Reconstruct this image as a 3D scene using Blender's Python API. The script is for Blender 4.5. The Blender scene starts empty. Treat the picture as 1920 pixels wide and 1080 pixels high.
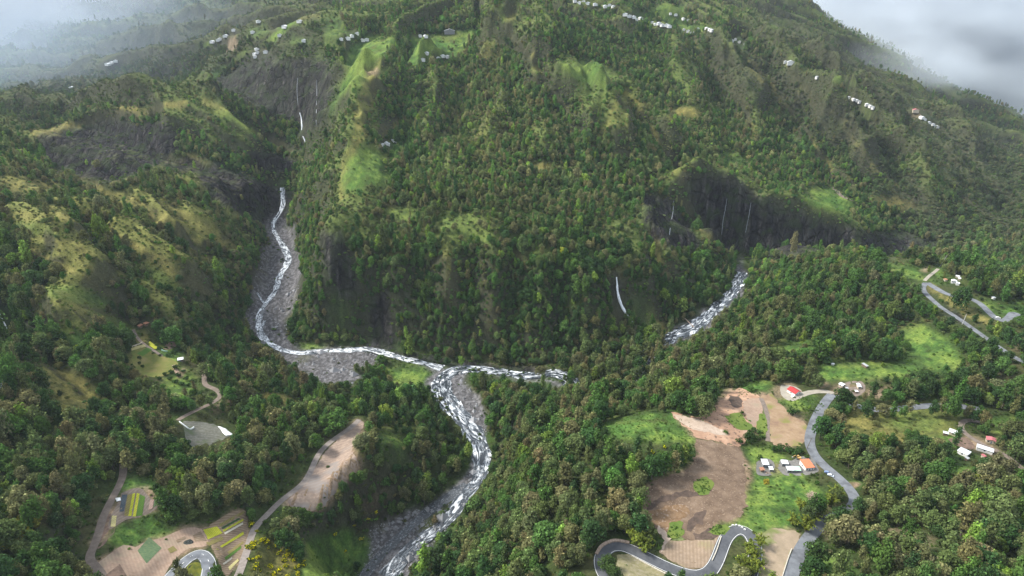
import bpy, bmesh, math, random
import numpy as np
from mathutils import Vector, Matrix
from mathutils import geometry as mgeo

random.seed(7)
RNG = np.random.default_rng(11)
scene = bpy.context.scene
COL = scene.collection

# ------------------------------------------------------------------ camera
F_PX, PITCH, CAM_Z = 1186.0, math.radians(24.0), 270.0
cam_data = bpy.data.cameras.new("camera")
cam = bpy.data.objects.new("camera", cam_data)
COL.objects.link(cam)
cam.location = (0, 0, CAM_Z)
cam.rotation_euler = (math.radians(90) - PITCH, 0, 0)
cam_data.sensor_width = 36.0
cam_data.lens = 36.0 * F_PX / 1920.0
cam_data.clip_start = 1.0
cam_data.clip_end = 40000.0
scene.camera = cam

# ------------------------------------------------------------------ light
SUN_EL, SUN_AZ = math.radians(44), math.radians(-76)      # azimuth measured from +Y towards +X
world = bpy.data.worlds.new("World")
scene.world = world
world.use_nodes = True
wn, wl = world.node_tree.nodes, world.node_tree.links
bg = wn["Background"]
sky = wn.new("ShaderNodeTexSky")
sky.sky_type = 'NISHITA'
sky.sun_disc = False
sky.sun_elevation = SUN_EL
sky.sun_rotation = SUN_AZ
sky.air_density = 1.2
sky.dust_density = 3.0
bg.inputs["Strength"].default_value = 0.115
# broken cloud deck across the sky
tc = wn.new("ShaderNodeTexCoord")
mp = wn.new("ShaderNodeMapping"); mp.inputs["Scale"].default_value = (1.6, 1.6, 4.2)
nz = wn.new("ShaderNodeTexNoise"); nz.inputs["Scale"].default_value = 2.3; nz.inputs["Detail"].default_value = 6; nz.inputs["Roughness"].default_value = 0.52
def wramp(p0, c0, p1, c1):
    r = wn.new("ShaderNodeValToRGB"); e = r.color_ramp.elements
    e[0].position, e[0].color, e[1].position, e[1].color = p0, (*c0, 1), p1, (*c1, 1)
    return r
low_sky = wramp(.38, (2.7, 3.7, 5.2), .66, (5.2, 5.8, 6.6))
high_sky = wramp(.38, (4.6, 5.3, 6.4), .66, (7.4, 7.8, 8.3))
sp = wn.new("ShaderNodeSeparateXYZ"); up = wn.new("ShaderNodeMapRange"); up.interpolation_type = 'SMOOTHSTEP'
up.inputs[1].default_value = .05; up.inputs[2].default_value = .45
wl.new(tc.outputs["Generated"], mp.inputs["Vector"]); wl.new(mp.outputs["Vector"], nz.inputs["Vector"])
wl.new(tc.outputs["Generated"], sp.inputs[0]); wl.new(sp.outputs["Z"], up.inputs[0])
wl.new(nz.outputs["Fac"], low_sky.inputs["Fac"]); wl.new(nz.outputs["Fac"], high_sky.inputs["Fac"])
deck = wn.new("ShaderNodeMix"); deck.data_type = 'RGBA'
wl.new(up.outputs[0], deck.inputs[0]); wl.new(low_sky.outputs["Color"], deck.inputs[6]); wl.new(high_sky.outputs["Color"], deck.inputs[7])
mx = wn.new("ShaderNodeMix"); mx.data_type = 'RGBA'
mx.inputs[0].default_value = 0.9
wl.new(sky.outputs["Color"], mx.inputs[6]); wl.new(deck.outputs[2], mx.inputs[7])
wl.new(mx.outputs[2], bg.inputs["Color"])

sun_data = bpy.data.lights.new("sun", 'SUN')
sun_data.energy = 4.1
sun_data.angle = math.radians(13)
sun_data.color = (1.0, 0.965, 0.90)
sun = bpy.data.objects.new("sun", sun_data)
COL.objects.link(sun)
sv = Vector((math.sin(SUN_AZ) * math.cos(SUN_EL), math.cos(SUN_AZ) * math.cos(SUN_EL), math.sin(SUN_EL)))
sun.rotation_euler = sv.to_track_quat('Z', 'Y').to_euler()
sun.location = sv * 500 + Vector((0, 300, 300))

scene.view_settings.view_transform = 'Standard'
scene.view_settings.look = 'None'
scene.view_settings.exposure = 0.8
scene.view_settings.gamma = 1.0
scene.cycles.max_bounces = 6
scene.cycles.diffuse_bounces = 2
scene.cycles.transparent_max_bounces = 6
scene.cycles.volume_bounces = 2
scene.cycles.volume_step_rate = 1.0
scene.cycles.volume_max_steps = 128

# ------------------------------------------------------------------ small helpers
def tag(o, label=None, cat=None, group=None, kind=None):
    if label: o["label"] = label
    if cat: o["category"] = cat
    if group: o["group"] = group
    if kind: o["kind"] = kind
    return o

def mesh_obj(name, verts, faces, mat=None, parent=None, smooth=False):
    me = bpy.data.meshes.new(name)
    me.from_pydata([tuple(v) for v in verts], [], [tuple(f) for f in faces])
    me.update()
    if smooth: me.shade_smooth()
    o = bpy.data.objects.new(name, me)
    COL.objects.link(o)
    if mat is not None:
        for m in (mat if isinstance(mat, (list, tuple)) else [mat]): me.materials.append(m)
    if parent is not None: o.parent = parent
    return o

def grid_mesh(name, co, quads):
    """fast mesh from numpy arrays"""
    me = bpy.data.meshes.new(name)
    nv, nq = len(co), len(quads)
    me.vertices.add(nv); me.vertices.foreach_set("co", co.astype(np.float32).ravel())
    me.loops.add(nq * 4); me.loops.foreach_set("vertex_index", quads.astype(np.int32).ravel())
    me.polygons.add(nq)
    me.polygons.foreach_set("loop_start", np.arange(0, nq * 4, 4, dtype=np.int32))
    me.update(calc_edges=True)
    me.validate()
    return me

# ---- numpy gradient noise
_perm = np.random.default_rng(3).permutation(4096).astype(np.int64)
_gang = np.random.default_rng(4).random(4096) * 2 * np.pi
_gx, _gy = np.cos(_gang), np.sin(_gang)
def perlin(x, y, seed=0):
    x = np.asarray(x, float); y = np.asarray(y, float)
    xi = np.floor(x).astype(np.int64); yi = np.floor(y).astype(np.int64)
    fx, fy = x - xi, y - yi
    def g(ix, iy, dx, dy):
        h = _perm[(_perm[(ix + seed * 131) & 4095] + iy) & 4095]
        return _gx[h] * dx + _gy[h] * dy
    u = fx * fx * fx * (fx * (fx * 6 - 15) + 10); v = fy * fy * fy * (fy * (fy * 6 - 15) + 10)
    a = g(xi, yi, fx, fy); b = g(xi + 1, yi, fx - 1, fy); c = g(xi, yi + 1, fx, fy - 1); d = g(xi + 1, yi + 1, fx - 1, fy - 1)
    return (a + (b - a) * u) * (1 - v) + (c + (d - c) * u) * v
def fbm(x, y, octv=4, seed=0, gain=0.5):
    s, amp, tot = 0.0, 1.0, 0.0
    for o in range(octv):
        s = s + amp * perlin(x * 2 ** o + 17.3 * o, y * 2 ** o - 9.1 * o, seed + o); tot += amp; amp *= gain
    return s / tot * 1.5
def ridged(x, y, octv=3, seed=0):
    s, amp, tot = 0.0, 1.0, 0.0
    for o in range(octv):
        n = 1 - np.abs(perlin(x * 2 ** o + 5.7 * o, y * 2 ** o + 3.3 * o, seed + o)) * 2.0
        s = s + amp * n; tot += amp; amp *= 0.5
    return s / tot
def sstep(a, b, x):
    t = np.clip((x - a) / (b - a), 0, 1)
    return t * t * (3 - 2 * t)

# ------------------------------------------------------------------ lens: photo pixel (1920 x 1080) <-> place
CP, SP = math.cos(PITCH), math.sin(PITCH)
def ray(u, v):
    xn = (np.asarray(u, float) - 960.0) / F_PX; yn = (540.0 - np.asarray(v, float)) / F_PX
    dy = CP + yn * SP
    return xn / dy, (-SP + yn * CP) / dy          # slope of x and z per metre of y
def project(x, y, z):
    zz = z - CAM_Z
    d = np.maximum(y * CP - zz * SP, 1e-3); up = y * SP + zz * CP
    return 960 + F_PX * x / d, 540 - F_PX * up / d

# ------------------------------------------------------------------ terrain: surveyed points (column, row, distance north)
CTRL = """
# river left branch
700 1072 256; 760 1020 281; 800 985 291; 840 950 302; 885 905 320; 908 870 336; 905 840 350; 890 800 368; 862 760 398; 832 725 420; 820 702 434; 840 690 445
720 655 474; 640 655 474; 570 660 472; 520 645 484; 490 620 503; 478 595 523; 500 560 556; 520 525 590; 545 490 640; 530 455 682; 512 425 712; 525 395 738; 533 365 757; 530 342 775
# gravel bar
520 560 560; 560 590 526; 550 520 596; 600 690 446; 680 690 445; 520 640 488; 560 620 508
# right branch
900 692 443; 1000 705 431; 1050 712 426; 1120 690 440; 1250 640 476; 1290 615 494; 1330 590 511; 1360 560 541; 1385 525 575; 1395 490 618
# left river beyond and gorge wall
545 300 800; 572 262 842; 562 215 862; 590 230 850; 560 180 880; 520 130 930; 600 120 930; 610 170 880; 470 190 930; 430 150 985; 380 150 1010; 480 100 1040; 560 90 1020; 620 75 1050
# spur face
560 640 486; 540 600 520; 620 650 478; 700 650 479; 800 668 462; 900 685 450; 980 695 442; 1060 702 437; 1120 690 447; 1200 655 468
600 440 532; 700 430 540; 800 430 540; 900 440 530; 1000 450 530; 1080 470 520; 1140 480 525
620 540 498; 720 540 500; 820 550 492; 930 560 485; 1040 570 482; 1120 580 482; 1170 520 505; 1180 590 490; 1200 560 500; 1240 560 520; 1300 560 530; 1340 540 550; 1310 500 575; 1230 470 570; 1190 440 560
550 440 640; 548 400 680; 570 335 715; 600 260 765; 626 190 820; 640 140 880; 650 90 960
640 360 600; 680 300 655; 725 265 700; 690 200 770; 700 130 850; 720 80 930; 750 330 630; 830 330 630; 900 330 640; 1000 350 630; 1080 370 620; 1140 400 600
780 100 915; 830 105 915; 850 60 985; 800 65 975; 880 75 960; 900 150 850; 880 210 780; 940 250 735; 1000 270 720; 950 20 960; 920 50 930; 960 90 895; 1000 130 860; 1040 210 790; 1080 280 725
1120 330 665; 1160 370 640; 1190 400 625; 1120 200 830; 1170 170 870; 1140 240 790; 1200 240 810; 1250 300 740; 1290 350 690
1050 100 950; 1120 90 990; 1200 110 1000; 1260 130 980; 1060 40 1080; 1000 50 1000
960 0 1250; 800 20 1250; 700 20 1350; 880 30 1120; 600 40 1300
# village shelf on the right
1090 5 1180; 1190 32 1155; 1240 46 1150; 1300 62 1140; 1350 75 1132; 1400 84 1126; 1480 118 1115; 1540 150 1108; 1600 184 1100; 1640 202 1095
1300 100 1085; 1380 130 1050; 1440 170 1020; 1500 210 990; 1560 250 950; 1620 290 930; 1680 250 1040
1280 200 880; 1340 240 830; 1400 280 790; 1460 300 800; 1520 320 810; 1560 370 740; 1600 380 760; 1500 360 740; 1450 330 745; 1640 350 830; 1680 400 790; 1720 330 920; 1780 300 1020; 1820 340 960
1260 350 660
1330 440 620; 1400 455 642; 1450 450 650; 1260 440 590; 1300 480 585; 1340 400 662; 1400 400 672; 1460 420 660
1480 470 640; 1560 470 655; 1640 470 660; 1720 460 690; 1780 470 680; 1840 450 740; 1900 430 790; 1860 400 860; 1910 350 1010; 1880 300 1150
# far slopes right
1250 10 1450; 1350 20 1500; 1440 0 1750; 1520 60 1560; 1600 88 1640; 1680 130 1600; 1760 180 1560; 1840 215 1520; 1919 255 1500; 1500 100 1350; 1600 150 1330; 1700 200 1280; 1720 215 1220; 1800 260 1300; 1860 310 1250; 1640 250 1010
# right terrace hill
1420 500 600; 1500 466 606; 1560 478 590; 1640 490 565; 1700 495 540; 1760 505 500; 1800 540 455; 1850 560 440; 1900 600 400; 1735 530 470; 1750 560 440; 1820 600 405; 1880 580 430; 1919 560 470; 1860 510 560; 1919 500 620
1440 560 500; 1400 600 470; 1360 620 468; 1500 600 450; 1560 600 440; 1640 640 400; 1700 620 405; 1780 640 380; 1860 680 345; 1560 680 365; 1460 650 400; 1380 650 412
1487 731 330; 1580 725 335; 1640 730 328; 1700 760 310; 1800 770 305; 1900 780 300; 1560 750 318; 1525 800 290; 1520 850 266; 1560 890 248; 1600 930 230; 1490 875 255; 1430 870 258; 1430 800 290; 1400 740 324; 1640 800 288; 1700 830 272; 1780 815 282; 1840 840 270; 1900 870 256; 1919 960 215; 1780 920 232; 1700 950 222; 1650 1000 204; 1550 980 212; 1500 1040 192; 1600 1070 178; 1720 1040 184; 1820 1070 172; 1900 1060 172; 1800 990 202
# right terrace, fields and lower hairpins
1300 900 240; 1215 800 283; 1250 960 218; 1300 1040 194; 1380 990 206; 1400 950 221; 1440 950 221; 1440 1040 191; 1200 1050 189; 1120 1050 187; 1160 1020 198; 1150 1079 178; 1350 1075 182; 1280 790 290; 1340 770 302; 1200 870 250; 1220 920 230; 1150 800 286
1300 665 400; 1220 680 402; 1150 695 400; 1080 715 396; 1400 690 366; 1320 720 350; 1200 740 345; 1100 760 340; 1020 770 345; 980 720 400; 940 760 372; 1050 820 300; 980 850 290; 940 900 285; 1000 920 248; 1080 930 232; 1100 980 212; 1040 1000 208; 960 1000 232; 900 1010 255; 880 1060 240; 960 1070 205; 1060 1070 184; 800 1060 254; 900 950 290; 930 830 330; 905 740 400; 950 715 418
# left bank
600 940 274; 540 945 270; 660 800 338; 620 860 312; 690 830 318; 740 900 292; 700 960 272; 640 1020 246; 560 1000 248; 520 1060 226; 600 1070 228; 780 880 312; 820 820 352; 780 760 388; 720 720 420; 800 740 402; 700 760 382; 640 740 398; 560 720 412; 600 770 366; 480 680 444; 440 640 478; 440 700 420; 480 760 360
430 1010 234; 470 1000 240; 370 1050 215; 330 1079 202; 400 1079 205; 300 1010 226; 250 1040 209; 200 1060 203; 170 1060 203; 250 945 240; 210 960 234; 280 950 240; 230 1000 221; 190 1000 219; 230 900 252; 320 930 248; 400 930 254; 460 940 256; 440 880 284; 380 880 282; 300 860 282; 520 880 288; 560 820 324
390 810 318; 350 800 317; 440 820 318; 420 740 352; 380 770 336; 320 680 388; 270 650 406; 340 672 396; 260 690 380; 340 720 366; 380 700 385; 300 630 424; 240 610 430; 400 640 452; 360 600 460; 250 740 340; 300 790 310; 200 800 296; 200 700 345; 150 760 312
0 1000 200; 60 950 218; 120 1000 204; 100 1070 184; 0 1079 172; 0 900 238; 80 880 252; 160 880 250; 0 800 272; 90 800 285; 0 720 300; 100 720 322; 60 660 345; 150 660 352; 10 610 378; 40 600 392; 120 620 375; 60 560 400; 160 570 408
# left ridges and slopes
0 450 480; 0 520 430; 60 480 462; 200 435 522; 250 465 510; 300 492 498; 350 525 490; 400 560 487; 440 600 490; 180 500 465; 240 530 452; 300 560 440; 350 590 446; 200 520 450; 100 400 562; 0 400 540; 0 330 620; 120 480 470; 100 540 430; 260 420 560; 330 450 550; 400 500 545; 450 545 528; 400 430 600; 340 400 610; 440 470 590; 470 430 650; 490 500 580; 475 540 556
80 330 640; 160 350 630; 240 370 632; 300 380 625; 380 370 660; 180 290 745; 120 300 720; 260 300 735; 340 310 720; 400 330 715; 440 350 712; 500 370 732; 480 330 765; 430 300 780; 380 280 790; 300 255 800; 520 340 772
60 255 800; 130 235 850; 200 222 862; 280 205 862; 330 190 862; 370 176 866; 420 205 856; 470 242 848; 520 272 838; 560 292 826; 430 260 800; 500 290 790; 340 230 820; 0 270 790; 240 260 800
# hazy hillside
100 200 1120; 0 215 1150; 200 180 1080; 300 160 1060; 370 140 1060; 300 100 1250; 400 90 1180; 480 60 1300; 400 70 1350; 300 50 1500; 200 110 1400; 100 140 1400; 0 160 1420; 0 128 1700; 70 95 1740; 150 58 1770; 210 28 1790; 270 0 1800; 450 20 1650; 540 30 1500; 560 5 1650
# gorge cliff
1300 462 652; 1300 396 657; 1300 330 664; 1300 316 690; 1320 462 652; 1320 399 657; 1320 336 664; 1320 322 690; 1340 462 652; 1340 402 657; 1340 342 664; 1340 328 690; 1360 462 652; 1360 405 657; 1360 348 664; 1360 334 690; 1380 462 652; 1380 408 657; 1380 354 664; 1380 340 690; 1400 462 652; 1400 411 657; 1400 360 664; 1400 346 690; 1420 462 652; 1420 414 657; 1420 366 664; 1420 352 690; 1440 462 652; 1440 417 657; 1440 372 664; 1440 358 690; 1460 462 652; 1460 420 657; 1460 377 664; 1460 363 690; 1480 462 652; 1480 423 657; 1480 384 664; 1480 370 690; 1500 462 652; 1500 426 657; 1500 391 664; 1500 377 690; 1520 462 652; 1520 430 657; 1520 398 664; 1520 384 690; 1540 462 652; 1540 433 657; 1540 404 664; 1540 390 690; 1560 462 652; 1560 437 657; 1560 411 664; 1560 397 690; 1580 462 652; 1580 440 657; 1580 418 664; 1580 404 690; 1600 462 652; 1600 444 657; 1600 425 664; 1600 411 690; 1620 462 652; 1620 447 657; 1620 432 664; 1620 418 690
"""
OUTER = [  # x, y, z beyond the frame
    (-330, 100, 120), (-150, 100, 80), (0, 100, 60), (120, 110, 92), (300, 120, 110), (-200, 40, 120), (0, 40, 80), (200, 40, 120), (450, 200, 95), (600, 350, 110), (-500, 250, 150), (-650, 500, 170),
    (-900, 700, 190), (-1200, 1000, 170), (850, 650, 40), (1100, 900, 40), (-1500, 1500, 120), (-1500, 1900, 60), (-1300, 2300, 0), (-600, 2300, 260), (-700, 1950, 230), (-200, 1700, 380), (100, 1700, 430), (400, 1750, 400),
    (300, 2300, 420), (-200, 2300, 380), (700, 2200, 180), (1000, 1900, 60), (1300, 1800, -40), (1600, 2300, -120), (1600, 1500, -60), (1500, 1000, 0), (900, 2300, 60), (700, 1850, 200), (0, 1500, 350), (300, 1450, 320), (-300, 1500, 320),
]
pts = []
for line in CTRL.strip().splitlines():
    if line.startswith("#"): continue
    for tok in line.split(";"):
        tok = tok.split()
        if len(tok) == 3:
            u, v, Y = map(float, tok)
            sx, sz = ray(u, v)
            pts.append((sx * Y, Y, CAM_Z + sz * Y))
pts += OUTER
PTS = np.array(pts)
# drop near-duplicate survey points
keep = []
for i, p in enumerate(PTS):
    if all((p[0] - PTS[j][0]) ** 2 + (p[1] - PTS[j][1]) ** 2 > 36 for j in keep): keep.append(i)
PTS = PTS[keep]
C_RBF = 14.0
def kern(d2): return np.sqrt(d2 + C_RBF ** 2)
d2 = (PTS[:, None, 0] - PTS[None, :, 0]) ** 2 + (PTS[:, None, 1] - PTS[None, :, 1]) ** 2
n = len(PTS)
A = np.zeros((n + 3, n + 3))
A[:n, :n] = -kern(d2) + np.eye(n) * .5
A[:n, n] = 1; A[:n, n + 1] = PTS[:, 0] / 1000; A[:n, n + 2] = PTS[:, 1] / 1000
A[n:, :n] = A[:n, n:].T
W = np.linalg.solve(A, np.concatenate([PTS[:, 2], np.zeros(3)]))
GX0, GX1, GY0, GY1, GS = -1860.0, 1860.0, 20.0, 2480.0, 4.0
gx = np.arange(GX0, GX1 + 0.1, GS); gy = np.arange(GY0, GY1 + 0.1, GS)
XX, YY = np.meshgrid(gx, gy)
BASE = np.empty(XX.shape)
px, py, wv = PTS[:, 0].astype(np.float32), PTS[:, 1].astype(np.float32), W[:n].astype(np.float32)
for r0 in range(0, len(gy), 8):
    xs, ys = XX[r0:r0 + 8].astype(np.float32), YY[r0:r0 + 8].astype(np.float32)
    k = -np.sqrt((xs[..., None] - px) ** 2 + (ys[..., None] - py) ** 2 + np.float32(C_RBF ** 2))
    BASE[r0:r0 + 8] = (k.astype(np.float64) @ W[:n]) + W[n] + W[n + 1] * xs / 1000 + W[n + 2] * ys / 1000

def bil(G, x, y):
    fx = np.clip((np.asarray(x, float) - GX0) / GS, 0, len(gx) - 1.001); fy = np.clip((np.asarray(y, float) - GY0) / GS, 0, len(gy) - 1.001)
    ix = fx.astype(int); iy = fy.astype(int); tx = fx - ix; ty = fy - iy
    return (G[iy, ix] * (1 - tx) + G[iy, ix + 1] * tx) * (1 - ty) + (G[iy + 1, ix] * (1 - tx) + G[iy + 1, ix + 1] * tx) * ty

def cast(G, u, v, y0=60.0, y1=2450.0, steps=900):
    """where the sight line of photo pixel (u, v) meets the height grid G"""
    u = np.atleast_1d(np.asarray(u, float)); v = np.atleast_1d(np.asarray(v, float))
    sx, sz = ray(u, v)
    ts = y0 * (y1 / y0) ** (np.arange(steps) / (steps - 1))
    hit = np.full(u.shape, y1); done = np.zeros(u.shape, bool); prev = np.full(u.shape, 1.0); py_ = y0
    for t in ts:
        gap = CAM_Z + sz * t - bil(G, sx * t, np.full(u.shape, t))
        new = (~done) & (gap <= 0)
        if new.any():
            f = prev[new] / np.maximum(prev[new] - gap[new], 1e-6)
            hit[new] = py_ + (t - py_) * f; done |= new
        prev = gap; py_ = t
        if done.all(): break
    return np.stack([sx * hit, hit, CAM_Z + sz * hit], -1)

def seg_dist(x, y, poly):
    """distance to a polyline and the parameter along it"""
    best = np.full(x.shape, 1e9); par = np.zeros(x.shape); s0 = 0.0
    for (ax, ay), (bx, by) in zip(poly[:-1], poly[1:]):
        L2 = (bx - ax) ** 2 + (by - ay) ** 2 + 1e-9
        t = np.clip(((x - ax) * (bx - ax) + (y - ay) * (by - ay)) / L2, 0, 1)
        d = np.hypot(x - ax - t * (bx - ax), y - ay - t * (by - ay))
        m = d < best
        best = np.where(m, d, best); par = np.where(m, s0 + t, par); s0 += 1
    return best, par

def spline(pl, step):
    """Catmull-Rom through pixel or metre points, resampled"""
    P = np.array(pl, float)
    E = np.vstack([2 * P[0] - P[1], P, 2 * P[-1] - P[-2]])
    out = []
    for i in range(1, len(E) - 2):
        p0, p1, p2, p3 = E[i - 1], E[i], E[i + 1], E[i + 2]
        m = max(2, int(np.linalg.norm(p2 - p1) / step))
        for k in range(m):
            t = k / m
            out.append(0.5 * (2 * p1 + (p2 - p0) * t + (2 * p0 - 5 * p1 + 4 * p2 - p3) * t * t + (3 * p1 - p0 - 3 * p2 + p3) * t ** 3))
    out.append(P[-1])
    return np.array(out)

def pp(s): return [tuple(float(a) for a in t.split(",")) for t in s.split()]

# ------------------------------------------------------------------ ridges and gullies (photo columns/rows, height, half width)
RIDGES = [
 ("950,22 962,60 985,105 1030,160 1070,220 1100,270", 16, 45), ("985,150 1005,165 1030,200 1060,250 1090,300", 11, 30), ("905,90 900,150 895,220 880,280", 10, 35),
 ("830,140 815,180 800,230 790,290", 11, 35), ("1175,170 1140,220 1110,280 1090,340", 13, 40), ("1175,170 1215,230 1250,290 1285,345", 8, 42),
 ("1000,250 1020,290 1040,340", 9, 30), ("1130,250 1165,300 1190,350", 10, 32), ("700,100 690,180 680,240 660,300 640,360", 10, 40), ("950,190 930,240 910,300", 9, 30), ("870,250 850,300 840,360", 7, 28),
 ("620,430 622,520 625,600", 7, 16), ("690,430 690,500 680,580", 6, 16), ("745,440 750,540 745,640", 8, 18), ("835,440 840,540 845,650", 8, 18), ("925,440 925,540 915,660", 8, 18), ("1010,460 1015,560 1010,670", 8, 18), ("1090,470 1100,560 1100,670", 8, 18), ("1190,450 1215,530 1235,600", 9, 18),
 ("1300,70 1340,140 1390,200 1420,260", 11, 42), ("1390,90 1440,160 1490,220 1540,290 1600,350 1650,420", 20, 46), ("1480,125 1530,180 1580,240 1640,300 1700,380 1740,450", 20, 46),
 ("1560,165 1620,230 1680,290 1740,360 1790,440", 18, 42), ("1640,205 1690,250 1740,310 1800,380 1840,430", 16, 42), ("1230,60 1260,120 1300,190 1330,240", 8, 40), ("1150,30 1160,80 1190,130", 11, 35),
 ("1720,215 1780,270 1830,330 1860,390", 15, 42), ("1190,395 1225,450 1260,510 1300,570", 11, 20), ("1270,370 1310,430 1345,490", 8, 20), ("1440,160 1420,220 1400,270", 6, 30), ("1560,250 1530,290 1500,340", 10, 30),
 ("210,435 255,468 300,495 350,530 400,562", 11, 25), ("100,400 150,425 190,440", 8, 30), ("60,470 120,500 180,540 240,570", 8, 30), ("180,345 260,390 330,440 400,490", 10, 30), ("300,380 380,420 440,470", 8, 25),
 ("370,176 420,205 470,240 560,290", 9, 28), ("372,180 400,235 420,290", 8, 25), ("60,255 130,236 200,223 280,206 370,176", 8, 25), ("0,420 70,440 140,480 200,520", 8, 28), ("60,560 120,600 200,650", 8, 26),
 ("480,745 520,752 560,766", 5, 14), ("20,650 90,690 160,740 190,790", 7, 22),
 ("0,590 60,640 120,690 200,760 230,820", -12, 24), ("1330,160 1360,220", -6, 30), ("1500,160 1560,240 1620,320", -10, 28), ("1400,450 1412,470 1405,485", -16, 16), ("1115,280 1140,330 1160,380", -8, 25), ("1390,95 1400,140", -10, 25),
 ("780,130 760,220 740,320", -8, 35), ("860,180 850,240 840,290", -7, 28), ("1060,110 1090,180 1130,240", -9, 30), ("260,430 330,475 420,540", -8, 24), ("150,450 220,500 290,550", -8, 24), ("665,440 660,520 655,600", -6, 14), ("790,450 795,540 795,640", -7, 16), ("880,450 880,540 880,650", -7, 16), ("970,460 970,560 965,670", -7, 16), ("1055,480 1055,560 1055,670", -7, 16),
]
G0 = BASE.copy()
for s, amp, wid in RIDGES:
    amp *= 2.5 if wid > 26 else 1.6
    q = np.array(pp(s))
    g = cast(BASE, q[:, 0], q[:, 1])[:, :2]
    x0, x1, y0, y1 = g[:, 0].min() - wid, g[:, 0].max() + wid, g[:, 1].min() - wid, g[:, 1].max() + wid
    ix = slice(max(0, int((x0 - GX0) / GS)), int((x1 - GX0) / GS) + 2); iy = slice(max(0, int((y0 - GY0) / GS)), int((y1 - GY0) / GS) + 2)
    xs, ys = XX[iy, ix], YY[iy, ix]
    wob = fbm(xs / 30, ys / 30, 3, 5) * wid * 0.45
    d, par = seg_dist(xs + wob, ys + wob * 0.7, [tuple(p) for p in g])
    k = np.clip(1 - d / wid, 0, 1)
    fade = np.clip(par / 0.7, 0.25, 1) * np.clip((len(g) - 1 - par) / 0.8, 0.15, 1)
    G0[iy, ix] += amp * (k * 0.75 + 0.25 * k * k) * fade

# ------------------------------------------------------------------ rivers, roads and tracks as lines in the photo
RIVERS = {   # centre line with width in metres
 "left": ("529,340 526,352 533,364 526,376 536,386 522,398 512,418 511,434 519,452 536,468 546,482 536,500 518,518 524,534 516,552 498,568 488,584 484,600 484,622 494,638 512,652 545,662 580,664 620,657 660,653 690,652 712,658 740,668 780,680 815,686 838,690", [7, 7, 7, 7, 6, 6, 8, 8, 9, 9, 9, 8, 8, 8, 7, 7, 7, 7, 8, 8, 8, 9, 10, 10, 10, 10, 10, 10, 10, 11, 12]),
 "main": ("1130,722 1060,714 1000,708 950,700 900,692 862,690 838,698 826,712 824,732 840,756 862,778 882,800 898,826 906,850 904,876 890,902 866,930 850,962 822,998 780,1034 744,1060 716,1086", [18, 18, 18, 16, 14, 13, 13, 12, 12, 14, 16, 17, 17, 16, 16, 14, 9, 9, 10, 11, 12, 12]),
 "side": ("884,900 850,925 820,945 790,972 760,1000 725,1030 690,1068 676,1088", [8, 9, 8, 8, 7, 7, 7, 7]),
 "right": ("1396,484 1392,500 1390,520 1380,545 1358,565 1334,584 1312,606 1290,618 1262,634 1238,650 1210,672 1170,700 1130,722", [12, 13, 13, 14, 15, 15, 16, 16, 15, 15, 15, 16, 18]),
}
ROADS = {   # name: (line, width m, kind)
 "valley": ("1562,740 1549,752 1533,778 1521,808 1518,834 1530,858 1553,881 1579,903 1600,926 1604,945 1580,964 1542,982 1513,1014 1494,1048 1481,1086", 5.2, "asphalt"),
 "hairpin": ("1165,1105 1140,1088 1126,1062 1127,1042 1138,1029 1153,1024 1172,1027 1196,1037 1226,1052 1260,1068 1290,1077 1318,1079 1336,1068 1347,1046 1356,1020 1366,1001 1380,992 1398,995 1412,1010 1417,1036 1412,1062 1402,1090", 5.6, "asphalt"),
 "bend": ("298,1102 313,1086 327,1073 343,1058 358,1047 372,1042 384,1046 392,1055 394,1066 389,1078 382,1094", 6.0, "asphalt"),
 "ridge": ("1737,529 1752,538 1768,547 1786,554 1815,558 1832,567 1850,583 1868,596 1884,600 1898,592 1910,598 1940,614", 5.0, "asphalt"),
 "lower": ("1737,529 1730,538 1734,549 1748,562 1764,577 1784,590 1812,609 1850,635 1900,668 1940,690", 4.0, "asphalt"),
 "mid": ("1562,740 1590,756 1625,766 1660,769 1700,765 1760,760 1800,762 1850,770", 5.0, "asphalt"),
 "left_bend": ("-40,748 -16,732 -2,728 5,722 2,716 -12,712", 5.0, "asphalt"),
 "drive": ("1562,740 1560,735 1544,734 1522,736 1500,742 1486,747 1474,742 1468,731 1472,724", 4.0, "concrete"),
 "terrace_path": ("1733,527 1742,517 1754,508 1764,502", 2.6, "concrete"),
 "dirt_track": ("1426,746 1432,758 1439,778 1438,805 1440,830", 2.6, "dirt"),
 "house_track": ("1842,794 1818,787 1801,794 1804,808 1822,822 1850,838 1878,850 1900,866 1935,892", 3.0, "dirt"),
 "field_track": ("231,868 230,892 217,922 196,970 176,1020 167,1044 172,1060 188,1076 200,1092", 3.6, "dirt"),
 "bare_track": ("436,1092 458,1056 468,1024 472,1000 480,982 497,964 522,947 546,930 570,902 590,868 606,845 632,818 655,800 676,787", 3.6, "gravel"),
 "garden_track": ("374,688 384,705 384,722 402,728 414,738 402,752 384,764 362,776 330,786", 3.2, "dirt"),
 "hamlet_path": ("248,612 258,634 272,648 288,660 306,672", 2.0, "dirt"),
 "cliff_road": ("1548,340 1570,360 1600,382", 5.0, "dirt"),
}
GEO = {}      # world lines
def world_line(G, s, step_px=14):
    q = spline(pp(s), step_px)
    return cast(G, q[:, 0], q[:, 1])
def smooth1(a, k=5):
    if len(a) < 3: return a
    pad = np.concatenate([np.repeat(a[:1], k), a, np.repeat(a[-1:], k)])
    w = np.ones(2 * k + 1) / (2 * k + 1)
    return np.convolve(pad, w, mode='valid')
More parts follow.
